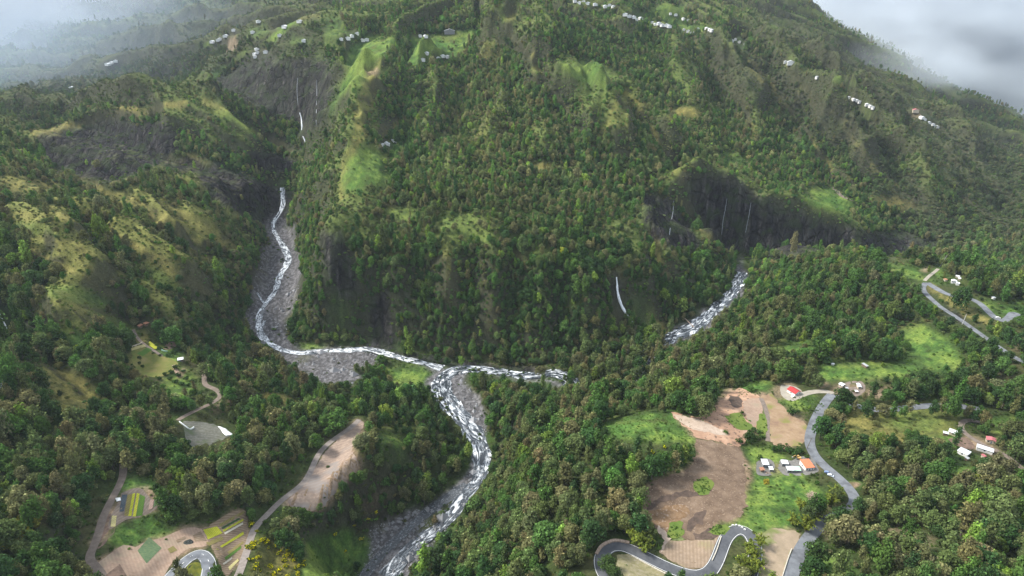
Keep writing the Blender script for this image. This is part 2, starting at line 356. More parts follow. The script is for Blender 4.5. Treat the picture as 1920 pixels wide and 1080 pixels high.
def corridor(line, flat, fall, G, sink=0.0):
    """level the ground across a corridor to the height of its centre line"""
    x0, x1, y0, y1 = line[:, 0].min() - flat - fall, line[:, 0].max() + flat + fall, line[:, 1].min() - flat - fall, line[:, 1].max() + flat + fall
    ix = slice(max(0, int((x0 - GX0) / GS)), max(1, int((x1 - GX0) / GS) + 2)); iy = slice(max(0, int((y0 - GY0) / GS)), max(1, int((y1 - GY0) / GS) + 2))
    xs, ys = XX[iy, ix], YY[iy, ix]
    d, par = seg_dist(xs, ys, [tuple(p[:2]) for p in line])
    z = np.interp(par, np.arange(len(line)), line[:, 2]) - sink
    w = 1 - sstep(flat, flat + fall, d)
    G[iy, ix] = G[iy, ix] * (1 - w) + z * w
for k, (s, wd) in RIVERS.items():
    L = world_line(G0, s, 10)
    y_ = L[:, 1]; med = np.array([np.median(y_[max(0, i - 7):i + 8]) for i in range(len(y_))])
    L = L[np.abs(y_ - med) < .045 * med + 3]
    L[:, 0] = smooth1(L[:, 0], 2); L[:, 1] = smooth1(L[:, 1], 2)
    zz = smooth1(L[:, 2], 8)
    zz = np.minimum.accumulate(zz) if k != "main" else zz
    L[:, 2] = zz
    GEO["river_" + k] = L
    corridor(L, 11 if k != "left" else 8, 22, G0, 0.3)
for k, (s, wd, kind) in ROADS.items():
    L = world_line(G0, s, 8)
    y_ = L[:, 1]; med = np.array([np.median(y_[max(0, i - 8):i + 9]) for i in range(len(y_))])
    L = L[np.abs(y_ - med) < .07 * med + 4]
    L[:, 2] = smooth1(L[:, 2], 6)
    GEO[k] = L
    corridor(L, wd * 0.5 + 1.6, 8, G0, 0.0)

# fine relief, quiet on water, roads and fields
QUIET = np.zeros(XX.shape)
for k, L in GEO.items():
    wd = 26 if k.startswith("river") else 12
    x0, x1, y0, y1 = L[:, 0].min() - 60, L[:, 0].max() + 60, L[:, 1].min() - 60, L[:, 1].max() + 60
    ix = slice(max(0, int((x0 - GX0) / GS)), int((x1 - GX0) / GS) + 2); iy = slice(max(0, int((y0 - GY0) / GS)), int((y1 - GY0) / GS) + 2)
    d, _ = seg_dist(XX[iy, ix], YY[iy, ix], [tuple(p[:2]) for p in L[::2]] + [tuple(L[-1][:2])])
    QUIET[iy, ix] = np.maximum(QUIET[iy, ix], 1 - sstep(wd * 0.6, wd * 1.9, d))
C_FLAT = [(840, 80, 70, 24), (690, 95, 30, 24), (1240, 46, 60, 12), (1100, 8, 40, 8), (1385, 80, 24, 8), (1560, 372, 50, 20), (1110, 140, 60, 26), (1310, 310, 110, 34), (1440, 350, 90, 34), (1540, 395, 90, 28)]
def mapm(lst):
    m = np.zeros(XX.shape)
    for u_, v_, ru, rv_ in lst:
        c = cast(G0, [u_, u_ + ru, u_ - ru, u_, u_], [v_, v_, v_, v_ + rv_, v_ - rv_])
        cx_, cy_ = c[0, :2]; rx = max(20, abs(c[1, 0] - c[2, 0]) / 2); ry = max(20, min(120, abs(c[3, 1] - c[4, 1]) / 2))
        m = np.maximum(m, 1 - sstep(.7, 1.3, np.hypot((XX - cx_) / rx, (YY - cy_) / ry)))
    return m
def blur_g(m): return m
hill = sstep(430, 640, YY + np.abs(XX) * 0.25) * (1 - QUIET)
wx = XX + 30 * fbm(XX / 110, YY / 110, 3, 21); wy = YY + 30 * fbm(XX / 110, YY / 110, 3, 27)
def crest_noise(p, q, seed):
    """sharp crested spurs running along q"""
    k1 = 1 - 2.1 * np.abs(perlin(p / 120, q / 560, seed)); k2 = 1 - 2.1 * np.abs(perlin(p / 52, q / 210, seed + 5)); k3 = 1 - 2.1 * np.abs(perlin(p / 23, q / 80, seed + 9))
    return (k1 + .42 * k2 + .16 * k3) / 1.45
th = np.arctan2(wx + 20, 1130 - wy); rad = np.hypot(wx + 20, 1130 - wy)
n_mid = crest_noise(th * 430, rad, 31)
th2 = np.arctan2(wx - 230, 1560 - wy); rad2 = np.hypot(wx - 230, 1560 - wy)
n_right = crest_noise(th2 * 760, rad2, 37)
n_left = crest_noise(wx * 0.38 + wy * 0.925, wx * 0.925 - wy * 0.38, 41)
wr = sstep(120, 330, XX); wlft = sstep(-90, -230, XX)
nn = n_mid * (1 - wr) * (1 - wlft) + n_right * wr + n_left * wlft
amp = 10.0 + 9 * wlft + 46.0 * sstep(540, 820, YY) + 24 * sstep(1100, 1700, YY)
flatland = blur_g(mapm(C_FLAT))
G0 += hill * (nn - 0.45) * amp * 1.15 * (1 - .93 * flatland)
G0 += (1 - QUIET) * fbm(XX / 26, YY / 26, 3, 51) * 1.6

def boxblur(m, k):
    for ax in (0, 1):
        for _ in range(2):
            c = np.cumsum(np.concatenate([np.repeat(np.take(m, [0], ax), k + 1, ax), m, np.repeat(np.take(m, [-1], ax), k, ax)], ax), ax)
            m = (np.take(c, np.arange(2 * k + 1, c.shape[ax]), ax) - np.take(c, np.arange(0, c.shape[ax] - 2 * k - 1), ax)) / (2 * k + 1)
    return m
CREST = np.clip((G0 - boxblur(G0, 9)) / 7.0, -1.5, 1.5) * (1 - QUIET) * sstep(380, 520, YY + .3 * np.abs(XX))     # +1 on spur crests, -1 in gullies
def H(x, y):
    return bil(G0, x, y)
def ground(u, v):
    return cast(G0, u, v)

# field outlines in the photo: used for flattening, cover and the field sheets themselves
FIELDS = {
 "orange_soil": "1256,772 1290,778 1316,782 1340,762 1362,742 1386,728 1410,738 1424,746 1430,780 1424,806 1404,812 1388,838 1348,828 1306,820 1284,800",
 "bare_terrace": "1426,744 1446,738 1462,760 1480,778 1504,790 1512,800 1508,828 1480,842 1462,838 1442,824 1442,790 1436,764",
 "cleared_slope": "1306,824 1348,830 1388,840 1394,870 1396,905 1400,945 1380,975 1340,978 1338,1000 1320,1006 1290,1010 1262,1000 1244,1004 1222,984 1210,962 1212,920 1240,898 1280,886 1300,866",
 "tilled_plot": "1236,1036 1254,1014 1300,1012 1338,1012 1350,1004 1344,1034 1336,1052 1316,1064 1290,1066 1262,1054",
 "sandy_plot": "1424,1000 1446,992 1484,994 1500,1002 1492,1030 1478,1056 1470,1086 1408,1086 1416,1040",
 "loop_plot": "1156,1042 1180,1038 1210,1054 1244,1072 1262,1086 1150,1090 1154,1064",
 "bare_field": "676,788 684,796 664,830 660,846 672,872 660,896 630,920 612,946 590,958 560,958 542,946 541,934 560,918 580,896 600,862 618,840 644,812",
 "grey_field": "344,790 374,792 400,794 416,806 434,816 400,832 384,846 366,850 354,832 346,812",
 "stripe_field": "228,925 250,916 268,918 286,938 310,936 298,950 282,962 262,970 238,974 218,986 204,992 206,972 220,946",
 "track_bank": "207,962 216,978 214,998 200,1012 184,1028 178,1018 194,980",
 "corner_field": "176,1062 204,1040 232,1022 254,1026 268,1018 290,1012 306,1008 328,998 352,990 378,992 392,1018 378,1026 356,1028 338,1040 318,1062 296,1086 206,1086 192,1074",
 "row_field": "378,992 404,978 430,962 456,956 464,966 462,1000 458,1030 446,1052 424,1086 416,1070 406,1046 396,1026",
 "hairpin_island": "352,1060 366,1054 378,1058 380,1068 372,1090 344,1090",
 "garden": "246,656 262,648 276,652 292,664 318,672 332,680 326,692 306,706 272,704 252,692",
}
FIELD_W = {}
for k, s in FIELDS.items():
    q = spline(pp(s) + [pp(s)[0]], 9)
    g_ = ground(q[:-1, 0], q[:-1, 1])
    if k in ("cleared_slope", "orange_soil", "bare_terrace", "sandy_plot", "loop_plot", "tilled_plot", "bare_field", "grey_field", "garden", "track_bank"):
        a_ = 2.0 if k in ("cleared_slope", "orange_soil", "bare_terrace") else 1.0
        q2 = np.array([g_[i] + (g_[(i + 1) % len(g_)] - g_[i]) * t for i in range(len(g_)) for t in (0, .34, .67)])
        g_ = q2; g_[:, 0] += a_ * 1.6 * fbm(q2[:, 0] / 5, q2[:, 1] / 5, 3, 131); g_[:, 1] += a_ * 1.6 * fbm(q2[:, 0] / 5, q2[:, 1] / 5, 3, 137)
    FIELD_W[k] = g_

# ------------------------------------------------------------------ cover maps, laid out on the photo grid and carried to the ground below
MW, MH = 1060, 600
mu, mv = np.meshgrid(np.arange(MW) * 2.0 - 100, np.arange(MH) * 2.0 - 60)
def fill_poly(P):
    P = np.array(P, float); inside = np.zeros(mu.shape, bool)
    x0, y0 = P.min(0) - 4; x1, y1 = P.max(0) + 4
    cx = slice(max(0, int((x0 + 100) / 2)), max(0, int((x1 + 100) / 2) + 2)); cy = slice(max(0, int((y0 + 60) / 2)), max(0, int((y1 + 60) / 2) + 2))
    X, Y = mu[cy, cx], mv[cy, cx]; ins = np.zeros(X.shape, bool)
    j = len(P) - 1
    for i in range(len(P)):
        xi, yi = P[i]; xj, yj = P[j]
        c = ((yi > Y) != (yj > Y)) & (X < (xj - xi) * (Y - yi) / (yj - yi + 1e-9) + xi)
        ins ^= c; j = i
    inside[cy, cx] = ins
    return inside.astype(float)
def blur(m, r):
    if r < 1: return m
    k = int(r)
    for ax in (0, 1):
        for _ in range(2):
            c = np.cumsum(np.concatenate([np.repeat(np.take(m, [0], ax), k + 1, ax), m, np.repeat(np.take(m, [-1], ax), k, ax)], ax), ax)
            hi = np.take(c, np.arange(2 * k + 1, c.shape[ax]), ax); lo = np.take(c, np.arange(0, c.shape[ax] - 2 * k - 1), ax)
            m = (hi - lo) / (2 * k + 1)
    return m
def P(s, soft=6): return blur(fill_poly(pp(s)), soft / 2)
def E(u, v, ru, rv, ang=0, soft=0.5):
    a = math.radians(ang); dx, dy = mu - u, mv - v
    p = (dx * math.cos(a) + dy * math.sin(a)) / ru; q = (-dx * math.sin(a) + dy * math.cos(a)) / rv
    return 1 - sstep(1 - soft, 1 + soft, np.hypot(p, q))
def Ln(s, w, soft=0.5):
    d, _ = seg_dist(mu, mv, pp(s))
    return 1 - sstep(w * (1 - soft), w * (1 + soft), d)
def mk(lst):
    m = np.zeros(mu.shape)
    for e in lst: m = np.maximum(m, e)
    return m
C_GRASS = mk([P("640,155 655,98 680,75 725,70 735,95 704,112 684,140 660,178 640,205"), P("770,75 840,66 900,52 880,85 850,97 820,92 790,120 760,112"), P("664,288 700,275 735,300 720,330 690,345 650,362 640,340"), P("620,195 640,165 650,190 632,235") * .8,
 E(1100, 138, 55, 22, 15) * .8, P("1490,360 1560,352 1600,385 1590,402 1530,398"), E(1255, 25, 30, 18, 20) * .7, E(1300, 50, 30, 10, 10) * .7, E(1455, 50, 20, 10, 20) * .5, E(1590, 150, 22, 8, 25) * .6, E(1630, 215, 16, 14) * .5, E(1630, 205, 30, 10, 30) * .5,
 E(530, 62, 40, 9, -35), E(555, 45, 22, 7), E(385, 80, 22, 6, -25) * .8, E(395, 135, 25, 7, -30), E(445, 110, 30, 6, -30) * .7, E(125, 212, 24, 7, -25) * .7, E(620, 60, 18, 30) * .6, E(560, 75, 22, 10) * .5, E(600, 105, 14, 14) * .5, E(480, 60, 25, 9, -40) * .5,
 P("1690,622 1740,596 1790,640 1800,684 1740,694 1700,664"), P("1440,642 1510,636 1530,652 1500,668 1450,662"), P("1500,690 1560,678 1640,688 1720,680 1700,702 1600,712 1540,707"), P("1390,720 1440,712 1450,738 1410,747"), P("1400,840 1440,835 1510,890 1524,902 1562,922 1500,962 1490,1000 1420,1002 1395,987 1400,900"),
 P("1790,870 1830,882 1852,907 1810,917 1790,902"), P("1868,865 1925,882 1925,912 1890,892"), P("1535,1047 1600,1040 1620,1086 1530,1086"), P("225,895 285,905 302,922 230,927"), P("0,1040 25,1060 30,1086 0,1086"), P("205,1002 250,965 330,1000 300,1022 232,1022"), P("560,1000 660,990 664,1050 620,1086 570,1086"),
 E(335, 720, 34, 28, 20), E(300, 668, 24, 16), P("1840,556 1870,560 1885,580 1910,560 1925,592 1860,588"), E(1880, 800, 30, 22) * .7, P("1720,820 1790,800 1800,830 1740,850") * .8, E(1720, 790, 60, 18) * .6, P("720,690 790,690 820,710 800,740 740,730"), E(1400, 985, 40, 14) * .9, E(1318, 910, 18, 15), E(1270, 1000, 18, 18) * .8, P("1360,776 1390,774 1408,800 1382,806"), P("1420,778 1436,776 1438,806 1426,822 1420,800"),
 P('1128,792 1160,776 1200,770 1245,766 1268,774 1288,800 1306,822 1302,838 1262,836 1220,840 1180,826 1140,818'), P('1644,488 1676,490 1710,500 1742,506 1752,508 1738,520 1730,532 1702,526 1684,512'), P('1764,504 1782,506 1796,520 1780,524 1756,514'), P('1742,520 1764,522 1768,534 1752,532 1742,528'),
 E(1500, 755, 30, 16, -10) * .9, E(1590, 700, 50, 12) * .6, E(660, 680, 20, 6) * .5, E(575, 645, 28, 6, 5) * .7, E(470, 860, 30, 12) * .3, E(1370, 995, 22, 12), E(830, 95, 40, 18) * .8, E(1020, 480, 30, 12) * .4, E(880, 440, 60, 14, 10) * .35, E(850, 410, 40, 16) * .35, E(1080, 560, 26, 60, -15) * .3, E(1210, 590, 26, 40, -20) * .5, E(150, 560, 70, 16, 15) * .7, E(210, 610, 40, 14, 20) * .7, E(60, 430, 50, 12, 10) * .5, E(300, 520, 50, 10, 30) * .5, E(250, 330, 40, 10) * .5, E(450, 230, 40, 14, 25) * .6, E(1000, 400, 40, 12) * .4, E(760, 400, 40, 12) * .5, E(700, 330, 40, 20) * .6, E(1380, 300, 30, 14, 30) * .5, E(1480, 260, 30, 14, 40) * .4, E(1340, 200, 20, 14, 40) * .4, E(150, 640, 50, 12, 20) * .5, E(640, 590, 30, 40) * .4, E(660, 1030, 40, 30) * .8, E(60, 830, 30, 10) * .3, E(120, 900, 30, 12) * .5, E(110, 885, 24, 10) * .6, E(1680, 905, 30, 10) * .7, E(1600, 905, 20, 10) * .6, E(740, 840, 34, 40) * .5, E(760, 820, 20, 30) * .4])
C_YELLOW = mk([P("80,680 150,700 192,762 150,792 100,762") * .8, E(60, 352, 70, 14, 8) * .6, E(232, 382, 45, 15, 20) * .6, E(335, 425, 60, 14, 30) * .7, E(380, 420, 50, 12, 30) * .6, E(350, 300, 50, 13, 8) * .7, E(420, 345, 50, 10, 12) * .7, Ln("205,432 255,466 300,492 350,526 404,564", 8), Ln("60,257 130,238 200,224 280,207 340,192", 7), Ln("380,188 420,207 470,243 560,288", 7) * .8, E(100, 250, 40, 9, -8), Ln("490,745 520,752 562,768", 7),
 Ln('60,470 120,500 180,540 240,572', 9) * .7, Ln('100,400 150,425 200,445', 9) * .7, Ln('180,345 260,390 330,440 400,492', 9) * .7, Ln('300,380 380,420 445,472', 8) * .6, Ln('120,560 190,590 260,640', 10) * .5, Ln('950,24 960,70 990,112 1030,165 1070,222', 6) * .6, Ln('1175,172 1215,232 1250,292 1290,352', 6) * .6, Ln('1175,172 1140,222 1112,282', 6) * .5, Ln('1390,95 1440,162 1490,222 1540,292 1600,352', 6) * .5, Ln('1480,128 1530,182 1580,242 1640,302 1700,380', 6) * .45, Ln('1300,75 1340,142 1390,202 1420,262', 6) * .5, Ln('690,110 684,180 672,240 655,300 640,360', 10) * .7,
 E(1030, 316, 34, 11) * .9, E(1165, 290, 14, 9) * .8, E(1285, 212, 24, 12) * .9, Ln("705,95 700,140 690,190", 12) * .8, E(722, 240, 26, 16) * .7, E(1680, 380, 44, 12, 12) * .8, E(1540, 395, 20, 8, 10) * .8, Ln("1218,440 1240,480 1266,522", 6), Ln("1275,372 1305,420 1335,450", 5) * .8, E(1235, 610, 14, 34, -25) * .7, P("1545,800 1600,766 1760,764 1800,800 1740,836 1640,834 1560,830") * .65, E(1640, 790, 60, 18) * .8, P("470,1000 520,1010 560,1060 540,1086 470,1086") * .6, E(140, 330, 60, 10, 15) * .5, E(120, 460, 60, 12, 15) * .6, E(170, 505, 60, 9, 25) * .6, E(40, 400, 40, 10, 10) * .5, E(300, 400, 30, 8, 25) * .6, E(450, 430, 40, 7, 30) * .5, E(160, 590, 50, 14, 15) * .5, E(250, 690, 16, 30) * .5, E(400, 660, 60, 12, 25) * .4, E(560, 45, 20, 6, -30) * .6, E(590, 30, 16, 8) * .3, E(1130, 145, 26, 14) * .5, E(850, 68, 34, 6, -5) * .7, E(730, 460, 20, 90) * .2, E(840, 520, 16, 60) * .55, E(910, 600, 14, 50) * .5, E(900, 250, 30, 60, 10) * .3, E(920, 90, 26, 40) * .45, E(1180, 210, 26, 40) * .4, Ln("1790,560 1830,590 1870,612", 8) * .8, Ln("1740,540 1790,575", 7) * .7, E(1200, 790, 50, 10) * .5, E(950, 30, 12, 25) * .5, E(670, 880, 20, 24) * .6, E(720, 890, 18, 24) * .4, E(580, 300, 14, 8, 20) * .6, E(520, 270, 30, 9, 28) * .6, E(420, 210, 18, 8, 30) * .6])
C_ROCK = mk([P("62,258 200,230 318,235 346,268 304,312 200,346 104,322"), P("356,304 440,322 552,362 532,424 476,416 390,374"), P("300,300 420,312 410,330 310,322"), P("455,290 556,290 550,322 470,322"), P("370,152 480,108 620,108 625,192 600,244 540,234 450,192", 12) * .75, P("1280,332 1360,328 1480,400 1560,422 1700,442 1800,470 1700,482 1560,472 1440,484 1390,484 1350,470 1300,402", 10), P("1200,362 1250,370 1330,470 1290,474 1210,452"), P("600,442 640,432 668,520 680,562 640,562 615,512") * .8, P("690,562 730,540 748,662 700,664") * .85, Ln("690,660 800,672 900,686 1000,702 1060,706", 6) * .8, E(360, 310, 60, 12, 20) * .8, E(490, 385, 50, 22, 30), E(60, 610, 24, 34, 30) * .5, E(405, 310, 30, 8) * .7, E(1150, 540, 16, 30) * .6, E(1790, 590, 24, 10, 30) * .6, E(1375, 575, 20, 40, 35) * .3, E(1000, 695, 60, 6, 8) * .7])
C_SCRUB = mk([P("1285,72 1400,88 1500,136 1640,208 1720,330 1800,400 1880,420 1800,474 1700,434 1600,304 1450,204 1330,154", 30) * .9, P("1440,0 1600,90 1760,190 1925,255 1925,480 1840,450 1740,320 1640,200 1500,110 1380,60", 24) * .8, P("0,130 270,0 620,0 600,110 430,150 300,160 0,250", 30) * .7, P("370,152 480,108 620,108 625,192 600,244 540,234 450,192", 16) * .9, P("940,30 965,40 1000,110 985,130 955,90", 10) * .6])
C_GRAVEL = mk([P("524,392 546,440 562,480 568,522 556,570 542,610 535,640 560,652 640,648 720,655 696,680 652,690 694,712 672,722 600,714 560,692 520,664 488,642 468,612 466,560 478,510 508,456 498,430 512,400", 4), P("818,688 870,688 882,720 907,780 920,840 918,880 884,930 864,965 806,1030 742,1088 656,1088 700,1035 750,985 818,940 878,890 886,840 860,780 828,740 808,710", 4) * 1., P("760,672 830,690 1060,720 1040,730 900,700 820,700", 4), P("1398,482 1404,520 1392,552 1360,582 1330,620 1290,634 1240,656 1236,640 1290,604 1340,570 1376,540 1384,500", 4), P("690,986 740,975 800,940 770,990 720,1040 690,1050", 6)])
C_BARE = mk([P(s, 5) for k, s in FIELDS.items() if k in ("orange_soil", "bare_terrace", "cleared_slope", "tilled_plot", "sandy_plot", "bare_field", "corner_field", "row_field", "stripe_field", "track_bank")] + [E(1325, 930, 1, 1), E(1470, 735, 22, 16) * .6, E(1640, 740, 26, 12) * .7, E(1830, 832, 30, 12, 25) * .8, E(1870, 850, 30, 8, 35) * .7, E(1590, 735, 34, 12) * .7, E(1545, 720, 12, 8) * .6, E(705, 135, 12, 8) * .7, E(1600, 905, 10, 6), E(1440, 885, 40, 12) * .5, E(1520, 880, 30, 8) * .5, E(1620, 1010, 40, 10, -10) * .6, E(1560, 1000, 18, 16, -30) * .6, E(1700, 1010, 60, 12, 10) * .4, E(420, 765, 24, 8, -40) * .4, E(700, 940, 40, 16, -30) * .2, E(1745, 505, 12, 6) * .7, E(1900, 640, 20, 10) * .5, E(440, 85, 14, 12) * .6, E(1720, 212, 10, 8) * .5, E(300, 690, 40, 4, 10) * .3, E(335, 700, 8, 10, 30)])
C_LEFT = mk([P('0,300 180,280 300,300 420,330 500,420 470,560 420,600 300,600 240,640 100,700 0,700', 60)])
C_LUSH = mk([P("540,440 1200,450 1340,560 1200,690 560,640", 50) * .8, P("1400,500 1700,500 1760,640 1400,640", 40) * .7, P("640,60 820,60 820,340 640,340", 50) * .4, P("960,20 1300,60 1280,170 980,140", 40) * .6, P("660,680 880,690 900,800 720,800", 30) * .9, P("1380,840 1560,900 1480,1000 1380,980", 30), P("1300,180 1700,280 1700,440 1400,360", 60) * .5, P("1540,640 1900,600 1900,760 1540,720", 40) * .6])
C_ISLAND = mk([P("880,915 846,968 800,1006 784,1000 820,960 862,926", 6)])
F_ALL = mk([P(s, 3) for s in FIELDS.values()])

def samp(M, u, v):
    fx = np.clip((u + 100) / 2, 0, MW - 1.001); fy = np.clip((v + 60) / 2, 0, MH - 1.001)
    ix, iy = fx.astype(int), fy.astype(int); tx, ty = fx - ix, fy - iy
    return (M[iy, ix] * (1 - tx) + M[iy, ix + 1] * tx) * (1 - ty) + (M[iy + 1, ix] * (1 - tx) + M[iy + 1, ix + 1] * tx) * ty

def cover_at(x, y, z, jitter=True):
    u, v = project(x, y, z)
    if jitter:
        s = 1.0 + 0 * x
        u = u + 9 * fbm(x / 16, y / 16, 3, 61) + 26 * fbm(x / 55, y / 55, 2, 63); v = v + 8 * fbm(x / 16, y / 16, 3, 67) + 16 * fbm(x / 55, y / 55, 2, 69)
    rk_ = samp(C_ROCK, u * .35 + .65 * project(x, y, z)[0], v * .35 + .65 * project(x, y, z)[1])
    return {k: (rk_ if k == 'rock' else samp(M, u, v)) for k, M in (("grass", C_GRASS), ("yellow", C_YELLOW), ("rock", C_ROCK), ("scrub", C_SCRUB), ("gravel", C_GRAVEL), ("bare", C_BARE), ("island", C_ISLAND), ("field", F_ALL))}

# ------------------------------------------------------------------ terrain mesh: rows at growing spacing northward
tcols = np.linspace(-1.5, 1.5, 1500)
rows = [48.0]
while rows[-1] < 2440: rows.append(rows[-1] * 1.0036 + 0.05)
rows = np.array(rows)
TX = (rows[:, None] * tcols[None, :]); TY = np.repeat(rows[:, None], len(tcols), 1)
inx = np.clip(TX, GX0 + 1, GX1 - 1)
TZ = H(inx, TY)
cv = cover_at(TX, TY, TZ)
rough = (1 - bil(QUIET, inx, TY)) * (1 - cv["field"])
gy_, gx_ = np.gradient(TZ); 
dzdx = gx_ / np.maximum(np.gradient(TX, axis=1), 1e-3)
dzdy = (gy_) / np.maximum(np.gradient(TY, axis=0), 1e-3) - dzdx * np.gradient(TX, axis=0) / np.maximum(np.gradient(TY, axis=0), 1e-3)
slope = np.hypot(dzdx, dzdy)
TZ = TZ + rough * (fbm(TX / 7, TY / 7, 3, 71) * 0.7) + cv["rock"] * rough * (ridged(TX / 9, TY / 30, 3, 73) - .4) * 4.0 * sstep(0.3, 1.0, slope)
def mixc(a, b, t):
    t = t[..., None]
    return a * (1 - t) + np.array(b) * t
n1 = fbm(TX / 40, TY / 40, 4, 81); n2 = fbm(TX / 9, TY / 9, 3, 83); n3 = fbm(TX / 3.0, TY / 3.0, 2, 85)
col = np.zeros(TX.shape + (3,)) + np.array([0.034, 0.048, 0.015])
col = mixc(col, (0.062, 0.062, 0.026), sstep(-.1, .5, n1 + .4 * n2))
col = mixc(col, (0.043, 0.075, 0.018), sstep(0.05, .5, -n1 + .4 * n2))
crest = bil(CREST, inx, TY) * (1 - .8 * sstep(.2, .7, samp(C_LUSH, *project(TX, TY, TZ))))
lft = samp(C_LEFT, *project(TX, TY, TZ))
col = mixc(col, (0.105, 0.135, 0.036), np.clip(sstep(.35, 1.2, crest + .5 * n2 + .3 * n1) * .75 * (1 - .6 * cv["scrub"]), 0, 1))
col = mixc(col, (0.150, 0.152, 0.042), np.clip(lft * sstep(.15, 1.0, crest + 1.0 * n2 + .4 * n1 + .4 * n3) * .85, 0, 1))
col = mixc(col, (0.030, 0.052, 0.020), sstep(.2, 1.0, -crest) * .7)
col = mixc(col, (0.046, 0.046, 0.032), np.clip(cv["scrub"] * (0.75 + .5 * n2), 0, 1))
col = mixc(col, (0.19, 0.165, 0.050), np.clip(cv["yellow"] * (0.75 + .9 * n2 + .5 * n3), 0, 1))
g = np.clip(cv["grass"] * (0.80 + 1.1 * n2 + .5 * n1 + .3 * n3), 0, 1)
gc = mixc(np.zeros(TX.shape + (3,)) + np.array([0.055, 0.125, 0.024]), (0.135, 0.185, 0.038), sstep(-.35, .5, n1 + n2 * .6 + n3 * .4))
col = col * (1 - g[..., None]) + gc * g[..., None]
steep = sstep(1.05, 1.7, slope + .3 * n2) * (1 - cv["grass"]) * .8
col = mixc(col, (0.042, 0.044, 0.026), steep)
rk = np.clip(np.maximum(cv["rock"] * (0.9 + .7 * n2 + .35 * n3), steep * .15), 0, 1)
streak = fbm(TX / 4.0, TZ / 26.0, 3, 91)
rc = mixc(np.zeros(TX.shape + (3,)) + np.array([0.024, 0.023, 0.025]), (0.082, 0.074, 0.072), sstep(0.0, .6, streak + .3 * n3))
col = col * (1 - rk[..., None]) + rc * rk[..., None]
bare = np.clip(cv["bare"] * (0.9 + .5 * n3), 0, 1)
bc = mixc(np.zeros(TX.shape + (3,)) + np.array([0.21, 0.145, 0.095]), (0.29, 0.21, 0.145), sstep(-.3, .4, n2))
col = col * (1 - bare[..., None]) + bc * bare[..., None]
gv = np.clip(cv["gravel"] * (1.05 + .25 * n3), 0, 1)
gvc = mixc(np.zeros(TX.shape + (3,)) + np.array([0.072, 0.069, 0.070]), (0.155, 0.15, 0.152), sstep(-.2, .5, n3 + .4 * n2))
gvc = mixc(gvc, (0.085, 0.085, 0.05), sstep(.25, .6, n1 + .3 * n2) * .6)
col = col * (1 - gv[..., None]) + gvc * gv[..., None]
isl = np.clip(cv["island"] * 1.2, 0, 1)
col = col * (1 - isl[..., None]) + np.array([0.05, 0.06, 0.025]) * isl[..., None]
col = np.clip(col * (1 + .22 * n3[..., None]), 0.004, 1)

nr, nc = TX.shape
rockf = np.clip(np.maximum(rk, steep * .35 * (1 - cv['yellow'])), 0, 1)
idx = np.arange(nr * nc).reshape(nr, nc)
ok = (np.abs(TX) < GX1 - 5)
qa = np.stack([idx[:-1, :-1], idx[:-1, 1:], idx[1:, 1:], idx[1:, :-1]], -1)
qok = (ok[:-1, :-1] & ok[:-1, 1:] & ok[1:, 1:] & ok[1:, :-1])
quads = qa[qok]
me = grid_mesh("ground", np.stack([TX, TY, TZ], -1).reshape(-1, 3), quads)
me.shade_smooth()
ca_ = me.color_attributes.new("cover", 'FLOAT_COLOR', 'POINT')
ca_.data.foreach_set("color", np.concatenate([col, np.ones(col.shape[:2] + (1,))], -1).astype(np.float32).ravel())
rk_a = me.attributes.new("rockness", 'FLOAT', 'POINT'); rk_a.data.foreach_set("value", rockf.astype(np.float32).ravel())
terrain = bpy.data.objects.new("ground", me)
COL.objects.link(terrain)
tag(terrain, "steep green valley slopes, cliffs and spurs around the river junction", "ground", kind="structure")

def node_mat(name, rough=0.9, spec=0.2):
    m = bpy.data.materials.new(name); m.use_nodes = True
    b = m.node_tree.nodes["Principled BSDF"]
    b.inputs["Roughness"].default_value = rough
    b.inputs["Specular IOR Level"].default_value = spec
    return m, m.node_tree.nodes, m.node_tree.links, b
m, N, L_, b = node_mat("ground_cover", 0.95, 0.1)
at = N.new("ShaderNodeVertexColor"); at.layer_name = "cover"
tn = N.new("ShaderNodeTexNoise"); tn.inputs["Scale"].default_value = 0.9; tn.inputs["Detail"].default_value = 5
tcn = N.new("ShaderNodeTexCoord"); L_.new(tcn.outputs["Object"], tn.inputs["Vector"])
mr = N.new("ShaderNodeMapRange"); mr.inputs[1].default_value = .3; mr.inputs[2].default_value = .7; mr.inputs[3].default_value = .65; mr.inputs[4].default_value = 1.35
L_.new(tn.outputs["Fac"], mr.inputs[0])
ml = N.new("ShaderNodeMix"); ml.data_type = 'RGBA'; ml.blend_type = 'MULTIPLY'; ml.inputs[0].default_value = 1
L_.new(at.outputs["Color"], ml.inputs[6]); L_.new(mr.outputs[0], ml.inputs[7])
ra = N.new("ShaderNodeAttribute"); ra.attribute_name = "rockness"
rmp = N.new("ShaderNodeMapping"); rmp.inputs["Scale"].default_value = (1, 1, .55); L_.new(tcn.outputs["Object"], rmp.inputs[0])
rn = N.new("ShaderNodeTexNoise"); rn.inputs["Scale"].default_value = .14; rn.inputs["Detail"].default_value = 10; rn.inputs["Roughness"].default_value = .72; L_.new(rmp.outputs[0], rn.inputs["Vector"])
vo = N.new("ShaderNodeTexVoronoi"); vo.feature = 'DISTANCE_TO_EDGE'; vo.inputs["Scale"].default_value = .11; L_.new(rmp.outputs[0], vo.inputs["Vector"])
vr = N.new("ShaderNodeMapRange"); vr.inputs[1].default_value = 0; vr.inputs[2].default_value = .12; vr.inputs[3].default_value = .35; vr.inputs[4].default_value = 1.0; L_.new(vo.outputs["Distance"], vr.inputs[0])
